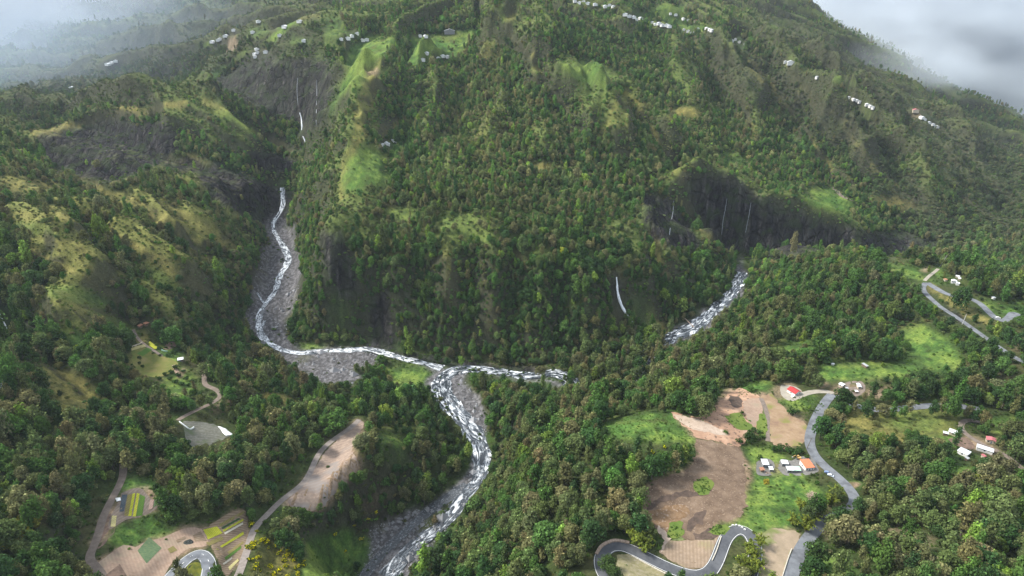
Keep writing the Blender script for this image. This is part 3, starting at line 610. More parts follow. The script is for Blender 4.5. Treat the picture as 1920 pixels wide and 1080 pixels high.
rr0 = N.new("ShaderNodeMapRange"); rr0.inputs[1].default_value = .32; rr0.inputs[2].default_value = .68; rr0.inputs[3].default_value = .25; rr0.inputs[4].default_value = 2.3; L_.new(rn.outputs["Fac"], rr0.inputs[0])
rm = N.new("ShaderNodeMath"); rm.operation = 'MULTIPLY'; L_.new(rr0.outputs[0], rm.inputs[0]); L_.new(vr.outputs[0], rm.inputs[1])
rx = N.new("ShaderNodeMix"); rx.data_type = 'RGBA'; rx.blend_type = 'MULTIPLY'; L_.new(ra.outputs["Fac"], rx.inputs[0]); L_.new(ml.outputs[2], rx.inputs[6]); L_.new(rm.outputs[0], rx.inputs[7])
moss = N.new("ShaderNodeTexNoise"); moss.inputs["Scale"].default_value = .075; moss.inputs["Detail"].default_value = 7; L_.new(tcn.outputs["Object"], moss.inputs["Vector"])
mo = N.new("ShaderNodeMapRange"); mo.inputs[1].default_value = .52; mo.inputs[2].default_value = .62; L_.new(moss.outputs["Fac"], mo.inputs[0])
mo2 = N.new("ShaderNodeMath"); mo2.operation = 'MULTIPLY'; L_.new(mo.outputs[0], mo2.inputs[0]); L_.new(ra.outputs["Fac"], mo2.inputs[1])
mo3 = N.new("ShaderNodeMath"); mo3.operation = 'MULTIPLY'; mo3.inputs[1].default_value = .7; L_.new(mo2.outputs[0], mo3.inputs[0])
mox = N.new("ShaderNodeMix"); mox.data_type = 'RGBA'; L_.new(mo3.outputs[0], mox.inputs[0]); L_.new(rx.outputs[2], mox.inputs[6]); mox.inputs[7].default_value = (.040, .062, .022, 1)
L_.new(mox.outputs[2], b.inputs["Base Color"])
rb2 = N.new("ShaderNodeBump"); rb2.inputs["Distance"].default_value = 3.0; L_.new(ra.outputs["Fac"], rb2.inputs["Strength"]); L_.new(rm.outputs[0], rb2.inputs["Height"])
bp = N.new("ShaderNodeBump"); bp.inputs["Strength"].default_value = 0.6; bp.inputs["Distance"].default_value = 0.6
L_.new(tn.outputs["Fac"], bp.inputs["Height"]); L_.new(rb2.outputs["Normal"], bp.inputs["Normal"]); L_.new(bp.outputs["Normal"], b.inputs["Normal"])
me.materials.append(m)

# ------------------------------------------------------------------ foliage materials and plant shapes
def leaf_mat(name):
    m = bpy.data.materials.new(name); m.use_nodes = True
    N, L = m.node_tree.nodes, m.node_tree.links
    N.remove(N["Principled BSDF"]); out = N["Material Output"]
    ti = N.new("ShaderNodeAttribute"); ti.attribute_type = 'INSTANCER'; ti.attribute_name = "tint"
    lf = N.new("ShaderNodeAttribute"); lf.attribute_name = "leaf"
    mu_ = N.new("ShaderNodeMix"); mu_.data_type = 'RGBA'; mu_.blend_type = 'MULTIPLY'; mu_.inputs[0].default_value = 1
    L.new(ti.outputs["Color"], mu_.inputs[6]); L.new(lf.outputs["Color"], mu_.inputs[7])
    d = N.new("ShaderNodeBsdfDiffuse"); t = N.new("ShaderNodeBsdfTranslucent"); mix = N.new("ShaderNodeMixShader")
    mix.inputs[0].default_value = 0.28
    L.new(mu_.outputs[2], d.inputs["Color"]); L.new(mu_.outputs[2], t.inputs["Color"])
    L.new(d.outputs[0], mix.inputs[1]); L.new(t.outputs[0], mix.inputs[2]); L.new(mix.outputs[0], out.inputs["Surface"])
    return m
M_LEAF = leaf_mat("foliage")
M_BARK, N, L_, b = node_mat("bark", 0.95, 0.1)
b.inputs["Base Color"].default_value = (0.10, 0.085, 0.065, 1)
tnb = N.new("ShaderNodeTexNoise"); tnb.inputs["Scale"].default_value = 3
rb = N.new("ShaderNodeValToRGB"); rb.color_ramp.elements[0].color = (0.05, 0.042, 0.033, 1); rb.color_ramp.elements[1].color = (0.15, 0.13, 0.105, 1)
L_.new(tnb.outputs["Fac"], rb.inputs["Fac"]); L_.new(rb.outputs["Color"], b.inputs["Base Color"])

class Plant:
    def __init__(self, seed): self.r = np.random.default_rng(seed); self.v = []; self.f = []; self.c = []; self.mi = []
    def card(self, p, nrm, size, colv, long=1.25, droop=0.0):
        r = self.r
        n_ = Vector(nrm).normalized()
        t = n_.cross(Vector((r.normal(), r.normal(), r.normal())))
        if t.length < 1e-3: t = n_.orthogonal()
        t.normalize(); w = n_.cross(t)
        t = t * size * long * .5; w = w * size * .5
        i = len(self.v); p = Vector(p)
        self.v += [p - t * .9 - w * .55, p - w * .2 - t * .1 + w * .95, p + t + n_ * size * -.12, p - w * .9 + t * .15]
        self.v[i + 1] = p + w * .95 + n_ * size * .06
        self.f.append((i, i + 1, i + 2, i + 3)); self.c.append(colv); self.mi.append(0)
    def limb(self, a, b_, ra, rb_, sides=5):
        a, b_ = Vector(a), Vector(b_); d = (b_ - a).normalized(); u = d.orthogonal().normalized(); w = d.cross(u); i = len(self.v)
        for p, r in ((a, ra), (b_, rb_)):
            for k in range(sides):
                an = 2 * math.pi * k / sides
                self.v.append(p + u * math.cos(an) * r + w * math.sin(an) * r)
        for k in range(sides):
            j = (k + 1) % sides
            self.f.append((i + k, i + j, i + sides + j, i + sides + k)); self.c.append((1, 1, 1)); self.mi.append(1)
    def lobe(self, c, rad, n, size, colf, up=0.25, fill=0.25):
        r = self.r
        for _ in range(n):
            d = r.normal(size=3); d /= np.linalg.norm(d)
            if d[2] < -0.35 and r.random() < .7: d[2] = -d[2]
            q = (1 - fill * r.random() ** 1.5) * (1 + .13 * r.normal())
            p = np.array(c) + d * np.array(rad) * q
            nn = d / np.array(rad); nn /= np.linalg.norm(nn)
            nn = nn + r.normal(size=3) * .42 + np.array([0, 0, up])
            self.card(p, nn, size * r.uniform(.65, 1.35), colf(d, r))
    def mesh(self, name):
        me = bpy.data.meshes.new(name); me.from_pydata([tuple(v) for v in self.v], [], self.f); me.update()
        ca = me.color_attributes.new("leaf", 'FLOAT_COLOR', 'CORNER')
        ls = np.array([len(f) for f in self.f])
        cc = np.repeat(np.concatenate([np.array(self.c), np.ones((len(self.c), 1))], 1), ls, 0)
        ca.data.foreach_set("color", cc.astype(np.float32).ravel())
        me.polygons.foreach_set("material_index", np.array(self.mi, dtype=np.int32))
        me.materials.append(M_LEAF); me.materials.append(M_BARK)
        return me
def leaf_col(var=.3, brown=.35):
    def f(d, r):
        k = math.exp(r.normal() * var); t = brown * r.random()
        return (k * (1 + .24 * t), k * (1 + .12 * t), k * (1 + .06 * t))
    return f
def crown_broad(seed, h=8.0, w=3.6, lobes=10, n=62, size=.72, brown=.5):
    n = int(n * 1.9); size *= .74
    """irregular crown of separate leafy lobes"""
    p = Plant(seed); r = p.r
    p.limb((0, 0, h * .30), (r.normal() * .2, r.normal() * .2, h * .62), h * .018, h * .008)
    for k in range(lobes):
        t = (k + .5) / lobes; z = h * (.34 + .58 * t); an = k * 2.4 + r.random(); prof = math.sin(math.pi * (.18 + .76 * t)) ** .8
        rr = w * prof * r.uniform(.35, .75)
        c = (rr * math.cos(an), rr * math.sin(an), z + r.normal() * h * .04)
        s = w * r.uniform(.30, .50) * (.75 + .35 * prof)
        p.limb((0, 0, max(h * .25, z - h * .2)), c, h * .009, h * .004, 4)
        p.lobe(c, (s, s, s * r.uniform(.85, 1.25)), n, size, leaf_col(.28, brown))
    p.lobe((r.normal() * .2, r.normal() * .2, h * .9), (w * .28, w * .28, h * .1), n // 2, size, leaf_col(.25, brown))
    return p.mesh("crown")
def crown_feather(seed, h=10.0, w=2.6, n=520, size=.62, brown=.6):
    n = int(n * 1.7); size *= .78
    """tall feathery crown: upswept sprays round a leader"""
    p = Plant(seed); r = p.r
    p.limb((0, 0, h * .2), (0, 0, h * .9), h * .016, h * .004)
    sprays = 24
    for k in range(sprays):
        t = (k + .5) / sprays; z = h * (.18 + .72 * t); an = k * 2.39996 + r.normal() * .3
        L = w * (1.05 - .72 * t) * r.uniform(.75, 1.2) * (0.55 + .45 * min(1, t * 4))
        e = np.array([math.cos(an) * L, math.sin(an) * L, h * .09 + L * .35])
        for j in range(n // sprays):
            s = r.random() ** .7
            q = np.array([0, 0, z]) + e * s + r.normal(size=3) * (.16 + .22 * s) * w * .42
            nn = np.array([math.cos(an) * .7, math.sin(an) * .7, .75]) + r.normal(size=3) * .5
            p.card(q, nn, size * r.uniform(.6, 1.3), leaf_col(.3, brown)(None, r), 1.7)
    return p.mesh("crown")
def crown_bamboo(seed, h=10.0, stems=34, size=.75):
    p = Plant(seed); r = p.r
    for k in range(stems):
        an = r.random() * 6.283; lean = r.uniform(.15, 1.0); hh = h * r.uniform(.65, 1.05); b0 = r.normal(size=2) * .6
        prev = None
        for j in range(17):
            t = j / 16.0
            out = lean * (t ** 2.0) * hh * .62; zz = hh * (t - .36 * lean * t ** 3.2)
            q = np.array([b0[0] + math.cos(an) * out, b0[1] + math.sin(an) * out, zz])
            if prev is not None and j % 4 == 0: p.limb(prev, q, .06, .05, 3); prev = q
            if prev is None: prev = q
            if t > .3:
                for _ in range(3):
                    s = .32 * (1.2 - t * .5)
                    nn = np.array([math.cos(an) * .5, math.sin(an) * .5, .8]) + r.normal(size=3) * .45
                    c = leaf_col(.25, .5)(None, r)
                    if r.random() < .25: c = (c[0] * 1.35, c[1] * 1.2, c[2] * .9)
                    p.card(q + r.normal(size=3) * s, nn, size * r.uniform(.6, 1.2), c, 2.0)
    return p.mesh("crown")
def crown_bush(seed, h=2.2, w=1.6, lobes=6, n=34, size=.42, brown=.3, flower=0.0):
    p = Plant(seed); r = p.r
    for k in range(lobes):
        an = k * 2.4; rr = w * r.uniform(.1, .75)
        c = (rr * math.cos(an), rr * math.sin(an), h * r.uniform(.35, .65)); s = w * r.uniform(.35, .55)
        base = leaf_col(.28, brown)
        def cf(d, rg):
            c_ = base(d, rg)
            if flower and d[2] > -.1 and rg.random() < flower: return (9.0, 5.6, .5)
            return c_
        p.lobe(c, (s, s, s * .85), n, size, cf)
    return p.mesh("bush_crown")
def trunk_mesh(seed, h=8.0, r0=.22):
    p = Plant(seed); r = p.r
    a = Vector((0, 0, -.8))
    for k in range(3):
        b_ = Vector((r.normal() * .15 * (k + 1), r.normal() * .15 * (k + 1), h * (.18 + .17 * k)))
        p.limb(a, b_, r0 * (1 - .25 * k), r0 * (1 - .25 * (k + 1)), 6); a = b_
    for k in range(3):
        an = k * 2.1 + r.random(); p.limb(a, a + Vector((math.cos(an) * h * .13, math.sin(an) * h * .13, h * .18)), r0 * .3, r0 * .12, 4)
    me = p.mesh("trunk")
    return me
KINDS = [  # (crown mesh, trunk mesh, height, word)
 (crown_broad(101), trunk_mesh(1), 8.0, "broad"), (crown_broad(102, 8.5, 3.2, 11, 58, .70), trunk_mesh(2), 8.5, "broad"), (crown_broad(103, 7.5, 4.2, 12, 60, .78), trunk_mesh(3), 7.5, "spreading"),
 (crown_broad(104, 9.5, 3.4, 12, 56, .70, .7), trunk_mesh(4), 9.5, "tall"), (crown_broad(105, 7.0, 3.0, 8, 66, .66, .3), trunk_mesh(5), 7.0, "rounded"),
 (crown_feather(111), trunk_mesh(6, 10), 10.0, "feathery"), (crown_feather(112, 9.0, 3.0, 560), trunk_mesh(7, 9), 9.0, "feathery"), (crown_feather(113, 11.0, 2.4, 520), trunk_mesh(8, 11), 11.0, "slender feathery"),
 (crown_bush(121), None, 2.2, "bush"), (crown_bush(122, 1.8, 1.9, 7), None, 1.8, "bush"), (crown_bush(123, 2.8, 1.5, 6), None, 2.8, "bush"),
]
BAMBOO = [crown_bamboo(131), crown_bamboo(132, 9.0, 30), crown_bamboo(133, 11.0, 36)]
FLOWER = [crown_bush(141, 2.0, 1.5, 6, 30, .42, .3, .30), crown_bush(142, 1.7, 1.7, 6, 30, .40, .3, .42)]

# ------------------------------------------------------------------ where plants grow
C_ROAD = mk([Ln("1562,740 1549,752 1533,778 1521,808 1518,834 1530,858 1553,881 1579,903 1598,922", 14)] + [Ln(ROADS[k][0], w) for k, w in ( ("bend", 18), ("ridge", 7), ("lower", 5), ("left_bend", 8), ("drive", 8), ("terrace_path", 4), ("dirt_track", 5), ("house_track", 6), ("field_track", 8), ("bare_track", 9), ("garden_track", 6), ("hamlet_path", 4))]
 + [Ln("1118,1090 1122,1060 1127,1042 1138,1029 1153,1024 1172,1027 1196,1037 1226,1052 1260,1068 1290,1077 1318,1079 1336,1068 1347,1046 1356,1020 1366,1001 1379,993 1393,998", 17), Ln("1700,768 1735,763", 6), Ln("1540,990 1513,1014 1494,1048 1481,1086", 12)])
C_WATER = mk([Ln(RIVERS['left'][0], 8), Ln('1045,714 1000,708 950,700 900,692 862,690 838,698', 12), Ln('838,698 826,712 824,732 840,756 862,778 882,800 898,826 906,850 904,876 890,902', 18), Ln('890,902 866,930 850,962 822,998 780,1034 744,1060 716,1086', 12), Ln('1396,484 1392,500 1390,520 1380,545 1358,565 1334,584 1312,606 1290,618 1262,634', 14)])
HOUSE_CLEAR = mk([E(1487, 732, 22, 16), E(1580, 722, 24, 12), E(1610, 722, 12, 16), E(1434, 876, 24, 22), E(1486, 874, 46, 22), E(1785, 812, 30, 14), E(1805, 848, 18, 14), E(1845, 842, 22, 18), E(1857, 826, 18, 12), E(1800, 535, 22, 16), E(1808, 550, 16, 10), E(1622, 684, 8, 12), E(340, 672, 14, 10), E(1527, 930, 20, 14), E(270, 610, 16, 12), E(415, 806, 26, 14), E(350, 798, 26, 14), E(1160, 560, 14, 50) * .9, E(10, 600, 14, 40, -20), E(727, 266, 18, 8), E(830, 105, 20, 7), E(845, 60, 16, 6), E(790, 67, 14, 5), E(1100, 5, 30, 8), E(1190, 32, 22, 9), E(1240, 46, 24, 7), E(1285, 55, 14, 6), E(1385, 78, 20, 7), E(1480, 118, 12, 5), E(1615, 192, 30, 8, 20), E(1735, 220, 34, 7, 35), E(490, 100, 20, 9), E(420, 75, 34, 8, -30), E(530, 45, 30, 8, -30), E(205, 116, 22, 5, -25), E(650, 70, 20, 8), E(685, 75, 12, 6), E(568, 240, 8, 34)])
C_OPEN = mk([P('1128,792 1160,776 1200,770 1245,766 1268,774 1288,800 1306,822 1302,838 1262,836 1220,840 1180,826 1140,818'), P('245,650 330,655 385,690 385,725 335,742 290,715'), P('1644,488 1676,490 1710,500 1742,506 1752,508 1738,520 1730,532 1702,526 1684,512'), P('1690,622 1740,596 1790,640 1800,684 1740,694 1700,664'), P('1400,840 1440,835 1510,890 1524,902 1500,960 1420,1000 1400,900'), P('1500,690 1560,678 1640,688 1720,680 1700,702 1600,712 1540,707'), P('570,1000 650,995 655,1050 620,1086 580,1086'), P('466,985 500,985 560,1035 580,1090 455,1090')])
def forest_density(u, v):
    g, y, r, gv, fi, ba, ro, ho, isl = (samp(M, u, v) for M in (C_GRASS, C_YELLOW, C_ROCK, C_GRAVEL, F_ALL, C_BARE, C_ROAD, HOUSE_CLEAR, C_ISLAND))
    d = (1 - .93 * sstep(.15, .6, g)) * (1 - .86 * sstep(.2, .7, y)) * (1 - .93 * sstep(.25, .75, r)) * (1 - sstep(.1, .4, ba)) * (1 - sstep(.15, .45, fi))
    d = d * (1 - sstep(.25, .6, np.maximum(gv - isl, 0)))
    return np.where((ro > .35) | (ho > .5), 0, d)
def scatter(x0, x1, y0, y1, s):
    nx_, ny_ = int((x1 - x0) / s), int((y1 - y0) / s)
    X, Y = np.meshgrid(x0 + np.arange(nx_) * s, y0 + np.arange(ny_) * s)
    X = X + (np.arange(ny_) % 2)[:, None] * s * .5
    X = X + RNG.uniform(-.42, .42, X.shape) * s; Y = Y + RNG.uniform(-.42, .42, Y.shape) * s
    return X.ravel(), Y.ravel()
def slope_at(x, y, e=4.0):
    return np.hypot((H(x + e, y) - H(x - e, y)) / (2 * e), (H(x, y + e) - H(x, y - e)) / (2 * e))
tx, ty, tsz = [], [], []
for (ya, yb, s, k) in ((60, 330, 5.2, 1.0), (330, 540, 5.0, .92), (540, 720, 3.8, .64), (720, 1000, 2.9, .45), (1000, 1300, 3.6, .58), (1300, 1900, 4.6, .74)):
    X, Y = scatter(-1500, 1500, ya, yb, s)
    keep_ = (np.abs(X) < Y * 1.12 + 40)
    X, Y = X[keep_], Y[keep_]
    tx.append(X); ty.append(Y); tsz.append(np.full(X.shape, k))
X, Y = scatter(-900, 900, 200, 1150, 3.0)
sl_ = slope_at(X, Y); pick = (RNG.random(X.shape) < sstep(.7, 1.3, sl_) * 1.0) & (np.abs(X) < Y * .95)
tx.append(X[pick]); ty.append(Y[pick]); tsz.append(np.full(pick.sum(), .66))
tx = np.concatenate(tx); ty = np.concatenate(ty); tsz = np.concatenate(tsz)
tz = H(tx, ty)
u0, v0 = project(tx, ty, tz)
inf = (u0 > -90) & (u0 < 2010) & (v0 > -50) & (v0 < 1130)
tx, ty, tz, tsz, u0, v0 = (a[inf] for a in (tx, ty, tz, tsz, u0, v0))
# size: big old trees on the valley sides, low scrub on the high cliffs
big = fbm(tx / 45, ty / 45, 3, 101)
size = tsz * np.exp(RNG.normal(0, .30, tx.shape)) * (1 + .35 * big)
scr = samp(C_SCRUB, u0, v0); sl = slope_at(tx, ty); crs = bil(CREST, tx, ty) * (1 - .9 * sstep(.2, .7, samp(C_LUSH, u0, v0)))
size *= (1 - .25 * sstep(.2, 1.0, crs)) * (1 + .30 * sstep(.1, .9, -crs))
size *= (1 - .24 * scr) * (1 - .25 * sstep(1.1, 1.8, sl)) * (1 - .45 * samp(C_ISLAND, u0, v0)) * (1 - .5 * sstep(.1, .5, samp(C_YELLOW, u0, v0))) * (1 - .35 * sstep(.1, .5, samp(C_GRASS, u0, v0)))
size = np.clip(size, .26, 1.75 - .75 * sstep(450, 760, ty))
um, vm = project(tx, ty, tz + 5 * size); ut, vt = project(tx, ty, tz + 8.0 * size)
ju, jv = 6 * fbm(tx / 14, ty / 14, 2, 105) + 26 * fbm(tx / 55, ty / 55, 2, 63), 6 * fbm(tx / 14, ty / 14, 2, 107) + 16 * fbm(tx / 55, ty / 55, 2, 69)
dens = forest_density(u0 + ju, v0 + jv) * (1 - .9 * sstep(.35, .75, samp(C_ROCK, u0 + .3 * ju, v0 + .3 * jv)))
low = lambda u, v: np.maximum(sstep(.35, .6, samp(C_WATER, u, v)), low_(u, v))
low_ = lambda u, v: np.maximum(sstep(.4, .7, samp(C_OPEN, u, v)), low2(u, v))
low2 = lambda u, v: np.maximum(np.maximum(sstep(.3, .6, samp(F_ALL, u, v)), sstep(.35, .6, samp(C_ROAD, u, v))), np.maximum(sstep(.4, .6, samp(C_GRAVEL, u, v) - samp(C_ISLAND, u, v)), sstep(.4, .6, samp(HOUSE_CLEAR, u, v))))
clear = np.maximum(low(um, vm), low(ut, vt) * .8)
gaps = .98 - .30 * sstep(.2, .55, fbm(tx / 34, ty / 34, 3, 109))
lefts = samp(C_LEFT, u0, v0)
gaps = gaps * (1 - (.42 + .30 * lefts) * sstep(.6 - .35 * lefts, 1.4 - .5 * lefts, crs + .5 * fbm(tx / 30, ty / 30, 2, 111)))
for k_, L_r in GEO.items():
    if k_ in ('valley', 'hairpin', 'mid', 'lower'):
        nb = (np.abs(tx - L_r[:, 0].mean()) < 160) & (np.abs(ty - L_r[:, 1].mean()) < 120)
        dd, _ = seg_dist(tx[nb], ty[nb], [tuple(p[:2]) for p in L_r[::2]]); dens[np.where(nb)[0][dd < 4.2]] = 0
keepT = (RNG.random(tx.shape) < dens * gaps) & (RNG.random(tx.shape) > clear)
tx, ty, tz, size, u0, v0, scr, big, crs = (a[keepT] for a in (tx, ty, tz, size, u0, v0, scr, big, crs))
NT = len(tx)
print("trees", NT)
# tint of each tree
PAL = np.array([(0.042, 0.084, 0.028), (0.070, 0.138, 0.034), (0.100, 0.136, 0.048), (0.136, 0.142, 0.062), (0.145, 0.225, 0.042)])
C_OLIVE = mk([P("1120,640 1500,600 1500,720 1340,740 1100,720 1040,740 960,720", 40), P("640,330 900,320 1200,380 1180,440 900,440 640,400", 60) * .8, P("820,130 950,30 1000,250 1150,380 800,330", 60) * .8, P("0,820 560,700 520,960 300,900 0,1000", 60) * .6, P("1560,840 1900,900 1900,1080 1480,1080", 60) * .75, P("0,250 480,350 480,600 0,500", 60) * .5, P("1120,170 1500,180 1500,350 1160,380", 60) * .5, P("880,880 1240,900 1100,1090 760,1090", 60) * .55])
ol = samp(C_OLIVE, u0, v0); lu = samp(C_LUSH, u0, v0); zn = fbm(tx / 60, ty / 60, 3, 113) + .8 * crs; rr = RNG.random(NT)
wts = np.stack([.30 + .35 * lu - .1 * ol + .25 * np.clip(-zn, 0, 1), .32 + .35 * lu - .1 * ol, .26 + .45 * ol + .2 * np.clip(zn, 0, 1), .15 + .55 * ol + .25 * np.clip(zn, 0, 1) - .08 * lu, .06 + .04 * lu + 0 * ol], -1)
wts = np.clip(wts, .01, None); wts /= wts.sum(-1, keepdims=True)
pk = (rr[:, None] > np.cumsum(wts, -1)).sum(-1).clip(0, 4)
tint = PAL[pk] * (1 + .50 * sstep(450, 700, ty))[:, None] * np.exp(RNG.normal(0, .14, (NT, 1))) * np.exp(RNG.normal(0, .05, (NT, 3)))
tint = tint * (1 - .75 * scr[:, None]) + np.array([0.080, 0.090, 0.062]) * .75 * scr[:, None] * np.exp(RNG.normal(0, .2, (NT, 1)))
kind = np.where(rr * 7.13 % 1 < .62, RNG.integers(0, 5, NT), RNG.integers(5, 8, NT))
kind = np.where((lu > .4) & (RNG.random(NT) < .4), 4, kind)
kind = np.where((size < .5) | ((scr > .5) & (RNG.random(NT) < .35)), RNG.integers(8, 11, NT), kind)
size = np.where(kind >= 8, size * 2.1, size)
spin = RNG.uniform(0, 6.283, NT)

extra_t = np.array([(1600, 775), (1618, 783), (1640, 786), (1655, 780), (1672, 788), (1690, 783), (1702, 778), (1745, 780), (1765, 778), (1780, 784), (1574, 768), (1587, 777), (1812, 786), (1606, 962), (1592, 975), (1618, 956), (1572, 984), (1556, 992), (1580, 990)], float)
ge = ground(extra_t[:, 0], extra_t[:, 1]); ne = len(ge)
tx, ty, tz = np.concatenate([tx, ge[:, 0]]), np.concatenate([ty, ge[:, 1]]), np.concatenate([tz, ge[:, 2]])
size = np.concatenate([size, RNG.uniform(.8, 1.15, ne)]); u0, v0 = np.concatenate([u0, extra_t[:, 0]]), np.concatenate([v0, extra_t[:, 1]])
pk = np.concatenate([pk, RNG.integers(0, 4, ne)]); tint = np.concatenate([tint, PAL[pk[-ne:]]]); kind = np.concatenate([kind, RNG.integers(0, 8, ne)]); spin = np.concatenate([spin, RNG.uniform(0, 6, ne)]); NT += ne
# which trees are actually seen (not behind a spur), for picking the individual ones
dist = np.sqrt(tx ** 2 + ty ** 2 + (tz - CAM_Z) ** 2)
utop, vtop = project(tx, ty, tz + 5 * size)
cand = np.where((kind < 8) & (u0 > 4) & (u0 < 1916) & (utop > 4) & (utop < 1916) & (vtop > 6) & (vtop < 1066))[0]
cand = cand[np.argsort(-(size / dist)[cand])][:420]
hitp = ground(utop[cand], vtop[cand])
vis = hitp[:, 1] > ty[cand] * .97
IND = cand[vis][:296]
is_ind = np.zeros(NT, bool); is_ind[IND] = True

LANDMARKS = [(1320, 900, "beside the cleared brown slope"), (1220, 1040, "above the lower hairpin road"), (1130, 930, "in the wood left of the cleared slope"), (1010, 860, "on the bank right of the main river"), (930, 960, "leaning over the lower river channel"), (1030, 1040, "in the lower wood left of the hairpin"),
 (1540, 900, "below the orange roofed house"), (1640, 870, "in the dark grove right of the grey road"), (1740, 860, "between the grove and the white roofed farm"), (1860, 900, "below the white roofed farm"), (1560, 1010, "beside the road at the bottom edge"), (1680, 990, "in the brown thicket at the lower right"), (1840, 1020, "in the dark corner wood at the lower right"), (1660, 720, "behind the hamlet on the terrace"), (1800, 720, "on the slope under the ridge road"), (1560, 760, "beside the curve of the grey road"), (1440, 690, "behind the red roofed house"),
 (820, 920, "on the left bank above the river"), (700, 900, "right of the long bare field"), (580, 830, "left of the long bare field"), (440, 880, "in the wood above the striped fields"), (330, 930, "between the two crop fields"), (360, 1060, "beside the tight road bend"), (150, 900, "left of the small striped field"), (80, 1000, "in the corner wood at the lower left"), (240, 820, "in the wood below the hillside garden"), (60, 860, "on the dark slope at the left edge"), (1380, 1040, "beside the right arm of the hairpin"), (540, 1040, "near the yellow flowering scrub")]
def landmark(u, v):
    return min(LANDMARKS, key=lambda a: (a[0] - u) ** 2 + (a[1] - v) ** 2)[2]
TREE_COL = bpy.data.collections.new("plant_kinds")
def place(o, x, y, z, rz, s):
    o.location = (x, y, z); o.rotation_euler = (0, 0, rz); o.scale = (s, s, s)
protos = {}
kinds_order = []
WORDS = ["dark green", "fresh green", "olive", "brownish olive", "lime green"]
def new_tree(k):
    root = bpy.data.objects.new("tree", None); COL.objects.link(root); root.empty_display_size = .5
    c = bpy.data.objects.new("crown", KINDS[k][0]); COL.objects.link(c); c.parent = root
    t = bpy.data.objects.new("trunk", KINDS[k][1]); COL.objects.link(t); t.parent = root
    return root, c, t
def copy_tree(proto):
    root = proto[0].copy(); COL.objects.link(root); out = [root]
    for ch in proto[1:]:
        c = ch.copy(); COL.objects.link(c); c.parent = root; out.append(c)
    return out
for i in IND:
    k = int(kind[i])
    if k not in protos:
        tr = protos[k] = new_tree(k)
    else:
        tr = copy_tree(protos[k])
    s = float(size[i])
    place(tr[0], float(tx[i]), float(ty[i]), float(tz[i]), float(spin[i]), s)
    for c in tr: c["tint"] = [float(a) for a in tint[i]]
    hgt = KINDS[k][2] * s
    sw = "tall" if hgt > 10.5 else ("low" if hgt < 7.5 else "mid sized")
    w3 = KINDS[k][3].replace("tall", "upright")
    lm = landmark(u0[i], v0[i])
    tag(tr[0], f"{sw} {WORDS[pk[i]]} {w3} tree {lm}", "tree", "forest trees " + lm)
for k in range(8):
    if k not in protos: print("no individual of kind", k)
kmap = {}
def add_kind(ob):
    TREE_COL.objects.link(ob)
    return ob

def points_object(name, xyz, sc, rot, idx_, tint_, meshes_coll):
    me = bpy.data.meshes.new(name)
    n = len(xyz)
    me.vertices.add(n); me.vertices.foreach_set("co", np.asarray(xyz, np.float32).ravel())
    def att(nm, ty, dat, key):
        a = me.attributes.new(nm, ty, 'POINT'); a.data.foreach_set(key, dat)
    att("size", 'FLOAT_VECTOR', np.asarray(sc, np.float32).ravel(), "vector")
    att("turn", 'FLOAT_VECTOR', np.asarray(rot, np.float32).ravel(), "vector")
    att("which", 'INT', np.asarray(idx_, np.int32), "value")
    att("tint", 'FLOAT_COLOR', np.concatenate([tint_, np.ones((n, 1))], 1).astype(np.float32).ravel(), "color")
    o = bpy.data.objects.new(name, me); COL.objects.link(o)
    ng = bpy.data.node_groups.new(name + "_scatter", 'GeometryNodeTree')
    ng.interface.new_socket("Geometry", in_out='INPUT', socket_type='NodeSocketGeometry'); ng.interface.new_socket("Geometry", in_out='OUTPUT', socket_type='NodeSocketGeometry')
    nn = ng.nodes; ll = ng.links
    gi, go = nn.new("NodeGroupInput"), nn.new("NodeGroupOutput")
    ci = nn.new("GeometryNodeCollectionInfo"); ci.inputs["Collection"].default_value = meshes_coll; ci.inputs["Separate Children"].default_value = True; ci.inputs["Reset Children"].default_value = True
    ip = nn.new("GeometryNodeInstanceOnPoints"); ip.inputs["Pick Instance"].default_value = True
    def na(nm, ty):
        a = nn.new("GeometryNodeInputNamedAttribute"); a.data_type = ty; a.inputs["Name"].default_value = nm; return a.outputs["Attribute"]
    ll.new(gi.outputs[0], ip.inputs["Points"]); ll.new(ci.outputs[0], ip.inputs["Instance"])
    ll.new(na("which", 'INT'), ip.inputs["Instance Index"]); ll.new(na("size", 'FLOAT_VECTOR'), ip.inputs["Scale"]); ll.new(na("turn", 'FLOAT_VECTOR'), ip.inputs["Rotation"])
    ll.new(ip.outputs[0], go.inputs[0])
    md = o.modifiers.new("scatter", 'NODES'); md.node_group = ng
    return o

# three individual shrubs stand for the low kinds
bush_src = {}
for n_, k in enumerate((8, 9, 10)):
    c2 = np.where((kind == k) & (u0 > 30) & (u0 < 1880) & (v0 > 560) & (v0 < 1040))[0]
    i = int(c2[np.argmin(dist[c2])])
    o = bpy.data.objects.new("bush", KINDS[k][0]); COL.objects.link(o)
    place(o, float(tx[i]), float(ty[i]), float(tz[i]), float(spin[i]), float(size[i])); o["tint"] = [float(a) for a in tint[i]]
    tag(o, ["rounded green bush ", "low spreading green bush ", "upright green bush "][n_] + landmark(u0[i], v0[i]), "bush")
    bush_src[k] = o; is_ind[i] = True
order = [protos[k][1] for k in range(8) if k in protos] + [bush_src[k] for k in (8, 9, 10)]
kid = [k for k in range(8) if k in protos] + [8, 9, 10]
for o in order: TREE_COL.objects.link(o)
names_sorted = sorted(range(len(order)), key=lambda i: order[i].name)
slot = {kid[i]: p for p, i in enumerate(names_sorted)}
fallback = slot[kid[0]]
st = np.where(~is_ind)[0]
which = np.array([slot.get(int(k), fallback) for k in kind[st]])
stretch = np.exp(RNG.normal(.03, .22, len(st)))
